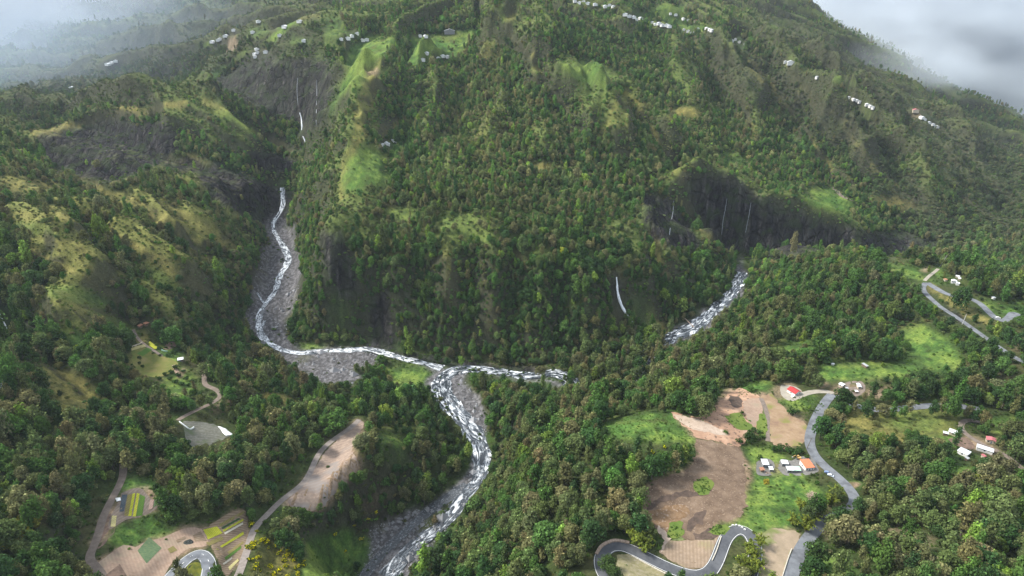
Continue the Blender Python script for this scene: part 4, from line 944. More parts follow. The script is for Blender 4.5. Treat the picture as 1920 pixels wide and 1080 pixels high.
wide = np.exp(RNG.normal(0, .14, (2, len(st))))
sc = np.stack([size[st] * wide[0], size[st] * wide[1], size[st] * stretch], -1)
rot = np.stack([RNG.normal(0, .05, len(st)), RNG.normal(0, .05, len(st)), spin[st]], -1)
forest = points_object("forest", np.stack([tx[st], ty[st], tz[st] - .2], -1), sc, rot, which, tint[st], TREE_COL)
tag(forest, "dense mixed green and olive forest covering the valley sides", "forest", kind="stuff")

# undergrowth: knee to head high shrubs between the trees and over the grassy slopes
ux, uy, us = [], [], []
for (ya, yb, s, k) in ((60, 300, 2.6, .55), (300, 520, 3.4, .62), (520, 1000, 5.5, .8)):
    X, Y = scatter(-1100, 1100, ya, yb, s)
    keep_ = (np.abs(X) < Y * 1.12 + 30); ux.append(X[keep_]); uy.append(Y[keep_]); us.append(np.full(keep_.sum(), k))
ux, uy, us = np.concatenate(ux), np.concatenate(uy), np.concatenate(us)
uz = H(ux, uy); uu, uv_ = project(ux, uy, uz)
g_, y_, r_, gv_, fi_, ba_, ro_, ho_ = (samp(M, uu, uv_) for M in (C_GRASS, C_YELLOW, C_ROCK, C_GRAVEL, F_ALL, C_BARE, C_ROAD, HOUSE_CLEAR))
pr = np.full(ux.shape, .62) * (1 + .9 * samp(C_LEFT, uu, uv_)) * (1 - .45 * sstep(.3, .8, g_)) * (1 - .55 * sstep(.3, .8, y_)) * (1 - .8 * sstep(.3, .8, r_)) * (1 - .95 * sstep(.2, .5, np.maximum(gv_ - .6 * samp(C_ISLAND, uu, uv_), 0))) * (1 - .97 * sstep(.1, .4, fi_)) * (1 - .8 * sstep(.2, .6, ba_)) * (1 - sstep(.2, .4, ro_)) * (1 - .9 * sstep(.4, .6, ho_))
ku = (RNG.random(ux.shape) < pr) & (uu > -60) & (uu < 1980) & (uv_ > 0) & (uv_ < 1120) & (uv_ > 150)
ux, uy, uz, us, g_, y_, uu, uv_ = (a[ku] for a in (ux, uy, uz, us, g_, y_, uu, uv_))
pu = np.random.default_rng(9); PX, PY = [], []
for (cu, cv_, ru, rv_, nn_) in ((1384, 790, 22, 13, 70), (1430, 800, 8, 22, 45), (1318, 912, 16, 14, 90), (1267, 996, 12, 14, 40), (1346, 995, 18, 8, 60), (1400, 730, 26, 14, 60), (1220, 805, 80, 30, 260), (1510, 760, 34, 18, 130)):
    rr_ = np.sqrt(pu.random(nn_)); aa_ = pu.random(nn_) * 6.283; q = ground(cu + ru * rr_ * np.cos(aa_), cv_ + rv_ * rr_ * np.sin(aa_)); PX.append(q[:, 0]); PY.append(q[:, 1])
PX, PY = np.concatenate(PX), np.concatenate(PY); PZ = H(PX, PY); nP = len(PX)
ux, uy, uz = np.concatenate([ux, PX]), np.concatenate([uy, PY]), np.concatenate([uz, PZ]); us = np.concatenate([us, np.full(nP, .42)]); g_ = np.concatenate([g_, np.ones(nP)]); y_ = np.concatenate([y_, np.zeros(nP)])
nU = len(ux); print("undergrowth", nU)
utint = np.array([(0.045, 0.075, 0.022), (0.060, 0.105, 0.024), (0.085, 0.095, 0.035), (0.075, 0.13, 0.026)])[RNG.integers(0, 4, nU)]
utint = utint * (1 - .6 * g_[:, None]) + np.array([.075, .145, .026]) * .6 * g_[:, None]
utint = utint * (1 - .6 * y_[:, None]) + np.array([.17, .15, .045]) * .6 * y_[:, None]
utint = utint * np.exp(RNG.normal(0, .15, (nU, 1)))
usz = us * np.exp(RNG.normal(0, .3, nU)) * (1 - .45 * np.maximum(g_, y_))
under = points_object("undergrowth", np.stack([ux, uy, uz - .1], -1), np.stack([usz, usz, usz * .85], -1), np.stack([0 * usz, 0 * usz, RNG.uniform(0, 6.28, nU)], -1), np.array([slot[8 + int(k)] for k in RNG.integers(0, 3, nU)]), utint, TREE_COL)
tag(under, "low green shrubs and tall grass tufts between the trees", "undergrowth", kind="stuff")

# ------------------------------------------------------------------ sheets lying on the ground: water, roads, fields
def ribbon(name, line, width, mat, off=0.12, across=4, parent=None, level=False):
    """a strip following a ground line; width may vary along it"""
    L = np.asarray(line)[:, :2]
    dense = [L[0]]
    for a, b_ in zip(L[:-1], L[1:]):
        m_ = max(1, int(np.hypot(*(b_ - a)) / 1.5))
        for k in range(1, m_ + 1): dense.append(a + (b_ - a) * k / m_)
    L = np.array(dense)
    L = np.stack([smooth1(L[:, 0], 2), smooth1(L[:, 1], 2)], -1)
    T = np.gradient(L, axis=0); T /= np.maximum(np.linalg.norm(T, axis=1, keepdims=True), 1e-6)
    Nn = np.stack([-T[:, 1], T[:, 0]], -1)
    wv = np.interp(np.linspace(0, 1, len(L)), np.linspace(0, 1, len(np.atleast_1d(width))), np.atleast_1d(width)) if np.ndim(width) else np.full(len(L), width)
    s = np.concatenate([[0], np.cumsum(np.hypot(*np.diff(L, axis=0).T))])
    if level: wv = wv * (1 + .55 * fbm(s / 14, s * 0 + 3.3, 3, 121))
    q = np.linspace(-.5, .5, across + 1)
    X = L[:, None, 0] + Nn[:, None, 0] * q[None] * wv[:, None]; Y = L[:, None, 1] + Nn[:, None, 1] * q[None] * wv[:, None]
    Z = H(X, Y) + off
    if level: Z = np.repeat((H(L[:, 0], L[:, 1]) + off)[:, None], across + 1, 1); Z = np.maximum(Z, H(X, Y) + .06)
    nr_, nc_ = X.shape; id_ = np.arange(nr_ * nc_).reshape(nr_, nc_)
    qd = np.stack([id_[:-1, :-1], id_[1:, :-1], id_[1:, 1:], id_[:-1, 1:]], -1).reshape(-1, 4)
    me = grid_mesh(name, np.stack([X, Y, Z], -1).reshape(-1, 3), qd); me.shade_smooth()
    uvl = me.uv_layers.new(name="flow")
    UV = np.stack([np.repeat(q[None], nr_, 0) * wv[:, None], np.repeat(s[:, None], nc_, 1)], -1).reshape(-1, 2)
    li = np.empty(len(me.loops), np.int32); me.loops.foreach_get("vertex_index", li)
    uvl.data.foreach_set("uv", UV[li].astype(np.float32).ravel())
    me.materials.append(mat)
    o = bpy.data.objects.new(name, me); COL.objects.link(o)
    if me.polygons and sum(p.normal.z for p in me.polygons) < 0: me.flip_normals()
    if parent: o.parent = parent
    return o
def sheet(name, outline, mat, off=0.14, step=2.0, parent=None):
    """a field laid on the ground inside an outline of world points"""
    O = [Vector((float(p[0]), float(p[1]))) for p in outline]
    xs = [p.x for p in O]; ys = [p.y for p in O]
    inner = []
    x = min(xs)
    OX, OY = np.array(xs), np.array(ys)
    GXx, GYy = np.meshgrid(np.arange(min(xs), max(xs), step), np.arange(min(ys), max(ys), step))
    ins = np.zeros(GXx.shape, bool); j = len(O) - 1
    for i in range(len(O)):
        xi, yi, xj, yj = xs[i], ys[i], xs[j], ys[j]
        ins ^= ((yi > GYy) != (yj > GYy)) & (GXx < (xj - xi) * (GYy - yi) / (yj - yi + 1e-12) + xi); j = i
    dmin, _ = seg_dist(GXx, GYy, [(p.x, p.y) for p in O] + [(O[0].x, O[0].y)])
    sel = ins & (dmin > step * .35)
    pts_ = O + [Vector((float(a), float(b_))) for a, b_ in zip(GXx[sel], GYy[sel])]
    r = mgeo.delaunay_2d_cdt(pts_, [(i, (i + 1) % len(O)) for i in range(len(O))], [], 1, 1e-4)
    vs, fs = r[0], r[2]
    z = H(np.array([p.x for p in vs]), np.array([p.y for p in vs])) + off
    o = mesh_obj(name, [(p.x, p.y, zz) for p, zz in zip(vs, z)], fs, mat, parent, smooth=True)
    if sum(p.normal.z for p in o.data.polygons) < 0: o.data.flip_normals()
    return o

def ramp(N, cols):
    r = N.new("ShaderNodeValToRGB"); e = r.color_ramp.elements
    while len(e) < len(cols): e.new(.5)
    for k, (p_, c_) in enumerate(cols): e[k].position = p_; e[k].color = (*c_, 1)
    return r
def water_mat(name, foam_lo, foam_hi, dark=(0.030, 0.036, 0.042), stretch=0.28, scale=.55, white=(0.80, 0.82, 0.84)):
    m, N, L, b = node_mat(name, 0.25, 0.5)
    uv = N.new("ShaderNodeUVMap"); uv.uv_map = "flow"
    mp_ = N.new("ShaderNodeMapping"); mp_.inputs["Scale"].default_value = (1, stretch, 1); L.new(uv.outputs[0], mp_.inputs[0])
    n1_ = N.new("ShaderNodeTexNoise"); n1_.inputs["Scale"].default_value = scale; n1_.inputs["Detail"].default_value = 7; n1_.inputs["Roughness"].default_value = .68; n1_.inputs["Distortion"].default_value = 1.2
    L.new(mp_.outputs[0], n1_.inputs["Vector"])
    r = ramp(N, [(foam_lo, dark), (foam_lo + (foam_hi - foam_lo) * .45, (0.16, 0.18, 0.20)), (foam_hi, white)])
    L.new(n1_.outputs["Fac"], r.inputs["Fac"]); L.new(r.outputs["Color"], b.inputs["Base Color"])
    rr_ = N.new("ShaderNodeMapRange"); rr_.inputs[1].default_value = foam_lo; rr_.inputs[2].default_value = foam_hi; rr_.inputs[3].default_value = .18; rr_.inputs[4].default_value = .85
    L.new(n1_.outputs["Fac"], rr_.inputs[0]); L.new(rr_.outputs[0], b.inputs["Roughness"])
    bp_ = N.new("ShaderNodeBump"); bp_.inputs["Strength"].default_value = .5; bp_.inputs["Distance"].default_value = .4; L.new(n1_.outputs["Fac"], bp_.inputs["Height"]); L.new(bp_.outputs[0], b.inputs["Normal"])
    return m
W_FAST = water_mat("white_water", .40, .58, stretch=.3, scale=.42)
W_MIX = water_mat("broken_water", .47, .62, stretch=.32, scale=.34)
W_DARK = water_mat("dark_water", .54, .72, (.06, .065, .07), stretch=.6, scale=.9)
W_THREAD = water_mat("thread_of_water", .3, .6, (.10, .105, .11), .12, 1.2, (.42, .44, .46))
W_FALL = water_mat("falling_water", .25, .5, (0.25, 0.28, 0.30), .12, 1.2)
rv = {}
for k, mat, lab in (("left", W_FAST, "narrow white water river winding down the left gorge"), ("main", W_MIX, "main river with broken white water below the junction"), ("side", W_DARK, "stony side channel along the lower left bank"), ("right", W_MIX, "river coming out of the dark gorge on the right")):
    o = ribbon("river", GEO["river_" + k], [w * (.72 if k == 'left' else .85) for w in RIVERS[k][1]], mat, .25, 6, level=True)
    tag(o, lab, "river", kind="structure")
for s, w, lab in (("480,545 487,556 493,566 500,572", 2.0, "thin side rivulet on the gravel bar"), ("497,600 492,612 488,625", 2.5, "thin second arm beside the left river")):
    q = np.array(pp(s)); o = ribbon("river", ground(*spline(q, 5).T), w, W_FAST, .2, 2); tag(o, lab, "river", kind="structure")
def fall_sheet(g, w, mat):
    wv = np.interp(np.linspace(0, 1, len(g)), np.linspace(0, 1, len(w)), w) * (1 + .35 * fbm(np.arange(len(g)) / 3.0, np.arange(len(g)) * 0 + 1.7, 2, 161))
    q = np.linspace(-1, 1, 7); na = len(q)
    X = g[:, None, 0] + q[None] * wv[:, None] * .5; Y = g[:, None, 1] - (1 - q[None] ** 2) * wv[:, None] * .35; Z = np.repeat(g[:, None, 2], na, 1)
    id_ = np.arange(len(g) * na).reshape(len(g), na)
    qd = np.stack([id_[:-1, :-1], id_[1:, :-1], id_[1:, 1:], id_[:-1, 1:]], -1).reshape(-1, 4)
    me = grid_mesh("waterfall", np.stack([X, Y, Z], -1).reshape(-1, 3), qd); me.shade_smooth()
    uvl = me.uv_layers.new(name="flow"); s_ = np.concatenate([[0], np.cumsum(np.linalg.norm(np.diff(g, axis=0), axis=1))])
    UV = np.stack([np.repeat(q[None], len(g), 0) * wv[:, None] * .5, np.repeat(s_[:, None], na, 1)], -1).reshape(-1, 2)
    li = np.empty(len(me.loops), np.int32); me.loops.foreach_get("vertex_index", li); uvl.data.foreach_set("uv", UV[li].astype(np.float32).ravel())
    me.materials.append(mat); o = bpy.data.objects.new("waterfall", me); COL.objects.link(o); return o
FALLS = [("1156,519 1157,532 1158,546 1161,560 1166,574 1174,588 1185,604", [1.2, 1.8, 2.4, 3.0, 3.2, 2.6, 2.0], "tall white waterfall on the dark wooded face above the right river"), ("562,211 565,222 566,234 566,244", [1.5, 2, 2.2, 2], "distant white waterfall in the left gorge wall"), ("568,255 571,262 573,268", [1.8, 2, 2], "small lower step of the distant waterfall"), ("-8,578 2,594 10,610 18,628", [1, 1, 1.2, 1.2], "thin waterfall in the dark ravine at the left edge"),
 ("1263,376 1262,396 1258,418 1255,442", [.7, .7, .8, .9], "thread of water on the left cliff of the amphitheatre"), ("1363,372 1360,392 1356,412 1353,440", [.6, .7, .7, .7], "thread of water in the middle of the amphitheatre cliff"), ("1408,380 1405,400 1401,420 1398,436", [.6, .7, .7, .7], "thread of water right of the cave mouth cliff"), ("594,150 594,180 593,210 593,235", [.8, .8, .8, .8], "faint water thread on the far gorge wall"), ("558,146 557,170 559,200", [.7, .7, .7], "faint upper fall above the left gorge")]
for s, w, lab in FALLS:
    q = spline(pp(s), 3); g = ground(q[:, 0], q[:, 1])
    yy = np.minimum.accumulate(np.minimum(g[:, 1], np.median(g[:, 1]) * 1.03)); yy = smooth1(yy, 3) - 1.2        # water leaps clear of the rock
    sx_, sz_ = ray(q[:, 0], q[:, 1]); g = np.stack([sx_ * yy, yy, CAM_Z + sz_ * yy], -1)
    thin_ = lab.startswith("thread") or lab.startswith("faint"); o = fall_sheet(g, [a * (.7 if thin_ else .8) for a in w], W_THREAD if thin_ else W_FALL); tag(o, lab, "waterfall", kind="structure")

def surf_mat(name, cols, scale=.6, detail=6, rough=.9, bump=.3, second=None, wave=None):
    """ground surface: noise ramp, optional speckle and furrow rows"""
    m, N, L, b = node_mat(name, rough, .15)
    dim = lambda c_: tuple(.82 * x for x in c_)
    cols = [(p_, dim(c_)) for p_, c_ in cols]
    if second: second = (*second[:3], dim(second[3]))
    if wave: wave = (wave[0], wave[1], dim(wave[2]), wave[3])
    t = N.new("ShaderNodeTexCoord"); n_ = N.new("ShaderNodeTexNoise"); n_.inputs["Scale"].default_value = scale; n_.inputs["Detail"].default_value = detail; n_.inputs["Roughness"].default_value = .65
    L.new(t.outputs["Object"], n_.inputs["Vector"]); r = ramp(N, cols); L.new(n_.outputs["Fac"], r.inputs["Fac"]); c = r.outputs["Color"]
    if second:
        n2_ = N.new("ShaderNodeTexNoise"); n2_.inputs["Scale"].default_value = second[0]; n2_.inputs["Detail"].default_value = 4; L.new(t.outputs["Object"], n2_.inputs["Vector"])
        mr_ = N.new("ShaderNodeMapRange"); mr_.inputs[1].default_value = second[1]; mr_.inputs[2].default_value = second[2]; L.new(n2_.outputs["Fac"], mr_.inputs[0])
        mm = N.new("ShaderNodeMix"); mm.data_type = 'RGBA'; L.new(mr_.outputs[0], mm.inputs[0]); L.new(c, mm.inputs[6]); mm.inputs[7].default_value = (*second[3], 1); c = mm.outputs[2]
    if wave:
        ang, per, colw, amt = wave
        mp_ = N.new("ShaderNodeMapping"); mp_.inputs["Rotation"].default_value = (0, 0, ang); L.new(t.outputs["Object"], mp_.inputs[0])
        w_ = N.new("ShaderNodeTexWave"); w_.inputs["Scale"].default_value = .314 / per; w_.inputs["Distortion"].default_value = 1.2; w_.inputs["Detail"].default_value = 3; w_.inputs["Detail Scale"].default_value = 1.5; L.new(mp_.outputs[0], w_.inputs["Vector"])
        m2 = N.new("ShaderNodeMath"); m2.operation = 'MULTIPLY'; m2.inputs[1].default_value = amt; L.new(w_.outputs["Fac"], m2.inputs[0])
        mm = N.new("ShaderNodeMix"); mm.data_type = 'RGBA'; L.new(m2.outputs[0], mm.inputs[0]); L.new(c, mm.inputs[6]); mm.inputs[7].default_value = (*colw, 1); c = mm.outputs[2]
    L.new(c, b.inputs["Base Color"])
    bp_ = N.new("ShaderNodeBump"); bp_.inputs["Strength"].default_value = bump; bp_.inputs["Distance"].default_value = .5; L.new(n_.outputs["Fac"], bp_.inputs["Height"]); L.new(bp_.outputs[0], b.inputs["Normal"])
    return m
M_ASPH = surf_mat("asphalt", [(.3, (.075, .080, .090)), (.7, (.115, .12, .13))], .5, bump=.05, second=(.12, .45, .7, (.15, .155, .165)))
M_ASPH_L = surf_mat("worn_asphalt", [(.3, (.155, .165, .18)), (.7, (.235, .25, .27))], .35, 9, bump=.05, second=(.22, .48, .66, (.125, .13, .14)))
M_CONC = surf_mat("concrete_drive", [(.3, (.30, .27, .22)), (.7, (.42, .38, .31))], .4, bump=.1)
M_DIRT = surf_mat("dirt_track", [(.3, (.15, .12, .10)), (.7, (.26, .21, .17))], .5)
M_GRAV = surf_mat("gravel_track", [(.3, (.20, .17, .15)), (.7, (.32, .28, .25))], .6)
M_LINE, N, L_, b = node_mat("road_paint", .7, .2); b.inputs["Base Color"].default_value = (.75, .75, .72, 1)
road_labels = {"valley": "grey tarred road curving past the orange roofed house", "hairpin": "dark tarred hairpin road at the bottom right", "bend": "pale grey road bend with white lines at the bottom left", "ridge": "narrow road along the grassy ridge at the right", "lower": "straight narrow lane below the ridge road", "mid": "road half hidden by trees behind the meadow", "left_bend": "grey road bend at the far left edge", "drive": "pale concrete drive to the red roofed house", "terrace_path": "pale path up the ridge lawn", "dirt_track": "sandy foot track across the bare terrace", "house_track": "brown dirt track around the farm houses at the right", "field_track": "brown dirt track down the side of the striped field", "bare_track": "gravel track along the edge of the long bare field", "garden_track": "dirt track winding down from the hillside garden", "hamlet_path": "narrow path through the hillside garden", "cliff_road": "pale dirt road cut across the green ledge on the right mountain"}
road_obj = {}
for k, (s, w, kd) in ROADS.items():
    L = GEO[k]
    y_ = L[:, 1]; med = np.array([np.median(y_[max(0, i - 6):i + 7]) for i in range(len(y_))])
    L = L[np.abs(y_ - med) < .06 * med + 4]
    GEO[k] = L
    mat = {"asphalt": M_ASPH, "concrete": M_CONC, "dirt": M_DIRT, "gravel": M_GRAV}[kd]
    if k in ("valley", "bend"): mat = M_ASPH_L
    if k == "ridge" or k == "lower" or k == "mid" or k == "left_bend": mat = M_ASPH_L
    o = road_obj[k] = ribbon("road" if kd in ("asphalt", "concrete") else "track", L, w, mat, .16, 4)
    tag(o, road_labels[k], "road" if kd in ("asphalt", "concrete") else "track", kind="structure")
def offset_line(L, d):
    T = np.gradient(L[:, :2], axis=0); T /= np.maximum(np.linalg.norm(T, axis=1, keepdims=True), 1e-6)
    P_ = L.copy(); P_[:, 0] += -T[:, 1] * d; P_[:, 1] += T[:, 0] * d
    return P_
for k, w in (("bend", 6.0), ("hairpin", 5.6)):
    for sd in (-1, 1):
        o = ribbon("edge_line", offset_line(GEO[k], sd * (w * .5 - .3)), 0.15, M_LINE, .19, 1, road_obj[k])
def dashes(L, on, gap, w, parent):
    s = np.concatenate([[0], np.cumsum(np.hypot(*np.diff(L[:, :2], axis=0).T))]); p = 1.0; 
    while p + on < s[-1]:
        t = np.linspace(p, p + on, 4)
        ribbon("centre_dash", np.stack([np.interp(t, s, L[:, 0]), np.interp(t, s, L[:, 1]), t * 0], -1), w, M_LINE, .20, 1, parent); p += on + gap
dashes(GEO["bend"], 2.2, 3.4, .2, road_obj["bend"])

M_ORANGE = surf_mat("ochre_soil", [(.25, (.24, .15, .105)), (.5, (.42, .26, .17)), (.75, (.52, .36, .25))], .16, 8, second=(.45, .56, .66, (.17, .115, .085)))
M_TERR = surf_mat("bare_terrace_soil", [(.28, (.23, .145, .10)), (.5, (.31, .215, .13)), (.75, (.40, .29, .20))], .22, 10, second=(.11, .54, .64, (.21, .20, .065)))
M_CLEAR = surf_mat("cleared_brown_soil", [(.22, (.075, .05, .034)), (.42, (.135, .092, .062)), (.6, (.205, .145, .10)), (.8, (.33, .25, .18))], .14, 12, bump=.8, second=(1.3, .60, .70, (.34, .26, .19)))
M_TILL = surf_mat("tilled_soil", [(.3, (.25, .185, .125)), (.7, (.37, .28, .20))], .5, 8, second=(.08, .52, .66, (.28, .235, .13)), wave=(.25, 1.4, (.20, .145, .10), .5))
M_SAND = surf_mat("sandy_soil", [(.3, (.27, .215, .145)), (.7, (.40, .31, .22))], .25, 8, second=(.09, .5, .6, (.19, .21, .075)))
M_LOOP = surf_mat("dry_rubble_grass", [(.3, (.16, .155, .075)), (.5, (.27, .24, .13)), (.7, (.36, .31, .23))], .5, 9)
M_BAREF = surf_mat("stony_field", [(.28, (.19, .145, .115)), (.5, (.33, .245, .19)), (.72, (.45, .35, .27))], .4, 10, second=(.07, .5, .62, (.255, .225, .205)), wave=(1.1, 2.2, (.24, .185, .145), .45))
M_GREYF = surf_mat("grey_stubble_field", [(.3, (.135, .125, .095)), (.5, (.19, .185, .15)), (.7, (.26, .255, .215))], .6, 9, second=(.11, .52, .66, (.12, .15, .07)), wave=(.9, 1.6, (.11, .115, .09), .6))
M_CORNER = surf_mat("pink_soil", [(.3, (.30, .205, .145)), (.7, (.43, .315, .235))], .5, 8, second=(.1, .52, .66, (.34, .27, .19)), wave=(-.7, 1.3, (.25, .18, .13), .35))
M_ROWS = surf_mat("brown_crop_rows", [(.3, (.22, .16, .105)), (.7, (.34, .26, .18))], .5, 8, wave=(1.08, 1.3, (.14, .10, .065), .75))
M_STRIPE = surf_mat("striped_plot_soil", [(.3, (.16, .125, .10)), (.7, (.29, .24, .19))], .5, 8, wave=(.2, 1.3, (.13, .10, .08), .5))
M_BANK = surf_mat("brown_bank", [(.3, (.10, .07, .055)), (.7, (.25, .17, .125))], .5, 9, bump=.6)
M_MEAD = surf_mat("meadow_grass", [(.25, (.055, .095, .022)), (.5, (.105, .150, .032)), (.75, (.20, .20, .065))], .09, 10, second=(1.2, .5, .75, (.13, .17, .045)))
M_LAWN = surf_mat("bright_lawn", [(.3, (.085, .145, .026)), (.7, (.16, .20, .042))], .1, 9)
M_ISLE = surf_mat("verge_grass", [(.3, (.08, .105, .02)), (.7, (.22, .215, .03))], .4, 8)
M_GARD = surf_mat("garden_grass", [(.3, (.09, .13, .03)), (.5, (.17, .175, .045)), (.7, (.25, .20, .085))], .12, 9)
FM = {"orange_soil": (M_ORANGE, "freshly scraped ochre soil above the cleared slope"), "bare_terrace": (M_TERR, "bare terrace with dry grass below the red roofed house"), "cleared_slope": (M_CLEAR, "large cleared slope of dark brown soil and cut brush"), "tilled_plot": (M_TILL, "pale tilled plot inside the lower hairpin"), "sandy_plot": (M_SAND, "sandy plot right of the hairpin"), "loop_plot": (M_LOOP, "dry stony grass inside the left hairpin loop"), "bare_field": (M_BAREF, "long bare stony field with a gravel track on its left"), "grey_field": (M_GREYF, "small grey stubble field with white plastic sheets"), "stripe_field": (M_STRIPE, "small field with narrow vegetable strips"), "track_bank": (M_BANK, "brown earth bank beside the dirt track"), "corner_field": (M_CORNER, "pinkish bare field at the bottom left"), "row_field": (M_ROWS, "field of parallel crop rows beside the road bend"), "hairpin_island": (M_ISLE, "yellow green grass inside the road bend"), "garden": (M_GARD, "terraced hillside garden around the white roofed hut")}
for k, o_ in FIELD_W.items():
    o = sheet("field", o_[:, :2], FM[k][0], .10 if k != "track_bank" else .07, 2.0 if k not in ("stripe_field", "row_field", "corner_field") else 1.5)
    tag(o, FM[k][1], "field", kind="structure")
M_DARKS = surf_mat("dark_soil", [(.3, (.06, .045, .036)), (.6, (.12, .085, .065)), (.75, (.2, .15, .12))], .5, 9, bump=.7)  # darker brown ramp for the dark patches on the cleared and ochre ground
M_PALE = surf_mat("pale_spoil", [(.3, (.36, .27, .20)), (.7, (.55, .44, .35))], .5, 9)
M_UMBER = surf_mat("umber_soil", [(.3, (.14, .085, .045)), (.7, (.27, .175, .10))], .4, 10, second=(.9, .55, .66, (.33, .25, .19)))
def rough_poly(s, k, off, mat, name, lab, amp_=2.0, kd="structure"):
    q = spline(pp(s) + [pp(s)[0]], 4)[:-1]; g = ground(q[:, 0], q[:, 1])
    g[:, 0] += amp_ * fbm(g[:, 0] / 4, g[:, 1] / 4, 3, 141 + k); g[:, 1] += amp_ * fbm(g[:, 0] / 4, g[:, 1] / 4, 3, 151 + k)
    o = sheet(name, g[:, :2], mat, off, 1.3); tag(o, lab, kind=kd); return o
rough_poly("1288,994 1296,974 1310,960 1325,955 1321,970 1317,986 1306,982 1297,996", 0, .16, M_DARKS, "soil", "dark freshly dug hollow in the cleared slope")
rough_poly("1214,946 1246,930 1284,922 1322,922 1318,930 1280,932 1244,943 1216,957", 1, .15, M_DARKS, "soil", "dark bank curving across the cleared slope")
rough_poly("1218,962 1250,950 1284,945 1292,962 1270,982 1250,996 1230,986", 2, .155, M_UMBER, "soil", "umber patch at the lower left of the cleared slope")
rough_poly("1300,1004 1330,992 1352,990 1350,1002 1330,1010 1306,1012", 3, .15, M_DARKS, "soil", "dark heaped earth above the tilled plot")
rough_poly("1236,986 1250,998 1258,1010 1246,1030 1238,1036 1244,1012 1232,996", 4, .15, M_PALE, "soil", "pale spoil along the lower left edge of the cleared slope")
rough_poly("1262,776 1290,782 1314,788 1340,800 1364,812 1358,818 1326,810 1296,802 1274,790", 5, .15, M_PALE, "soil", "pale scraped streak across the ochre soil")
rough_poly("1366,740 1390,748 1388,764 1372,760", 6, .15, M_DARKS, "soil", "dark patch at the top of the ochre soil")  # darker sheet laid over the ochre soil
rough_poly("1392,752 1424,748 1428,780 1410,800 1398,780", 7, .15, M_CORNER, "soil", "pinkish rubble strip on the right of the ochre soil")
M_YARD = surf_mat("grey_yard", [(.3, (.13, .125, .115)), (.7, (.25, .24, .22))], .8, 9)
rough_poly("1418,868 1432,860 1450,866 1452,886 1440,892 1420,890", 30, .15, M_YARD, "yard", "grey yard around the tall white shed", .6)
rough_poly("1458,876 1464,862 1484,864 1500,856 1524,858 1530,872 1534,884 1508,892 1470,891", 31, .15, M_YARD, "yard", "grey yard between the sheds and the orange roofed house", .6)
rough_poly("1465,726 1478,722 1500,730 1504,742 1488,752 1472,748 1464,738", 32, .13, M_CONC, "yard", "pale yard around the red roofed house", .5)
rough_poly("1570,724 1590,716 1616,716 1622,732 1604,744 1584,738", 33, .13, M_DIRT, "yard", "brown yard between the hamlet cabins", .8)
rough_poly("1778,824 1796,818 1818,826 1828,838 1818,844 1790,834", 34, .13, M_BANK, "yard", "brown earth yard in the middle of the farm", .8)
for k, (s, lab) in enumerate((("1358,780 1384,774 1402,792 1412,804 1390,806 1372,796", "bright green grass patch on the ochre soil"), ("1422,776 1434,778 1438,806 1430,822 1420,808", "narrow green grass strip beside the sandy foot track"), ("1302,905 1320,896 1336,904 1332,920 1316,930 1304,918", "bright green weed patch in the middle of the cleared slope"), ("1254,984 1274,978 1280,1000 1268,1012 1254,1006", "pale green weed patch at the foot of the cleared slope"), ("1326,996 1346,984 1366,988 1360,1002 1338,1004", "bright green grass wedge beside the hairpin"))):
    rough_poly(s, 20 + k, .2, M_LAWN, "grass", lab, 2.2, "stuff")
def crop(name, cols, ang=.2, per=.8): return surf_mat(name, [(.3, cols[0]), (.7, cols[1])], 1.5, 6, wave=(ang, per, tuple(c * .55 for c in cols[0]), .45))
M_LIME = crop("lime_lettuce", ((.36, .38, .03), (.55, .55, .06))); M_GREENC = crop("green_crop", ((.07, .15, .025), (.12, .22, .04))); M_OLIVEC = crop("olive_crop", ((.20, .17, .06), (.28, .24, .09)))
M_NET = crop("blue_grey_net", ((.055, .075, .09), (.10, .12, .135))); M_PINKC = crop("pink_bed", ((.36, .25, .20), (.46, .33, .27))); M_WHITEC = crop("white_fleece_bed", ((.55, .50, .38), (.75, .70, .58)), 1.08, .7); M_TEAL = surf_mat("blue_green_crop", [(.3, (.075, .12, .06)), (.5, (.11, .17, .085)), (.7, (.18, .21, .10))], .9, 9)
M_DKGREEN = crop("dark_green_crop", ((.03, .075, .03), (.05, .11, .04)), 1.08, .7); M_PALEY = crop("pale_yellow_crop", ((.42, .36, .14), (.60, .54, .28)))
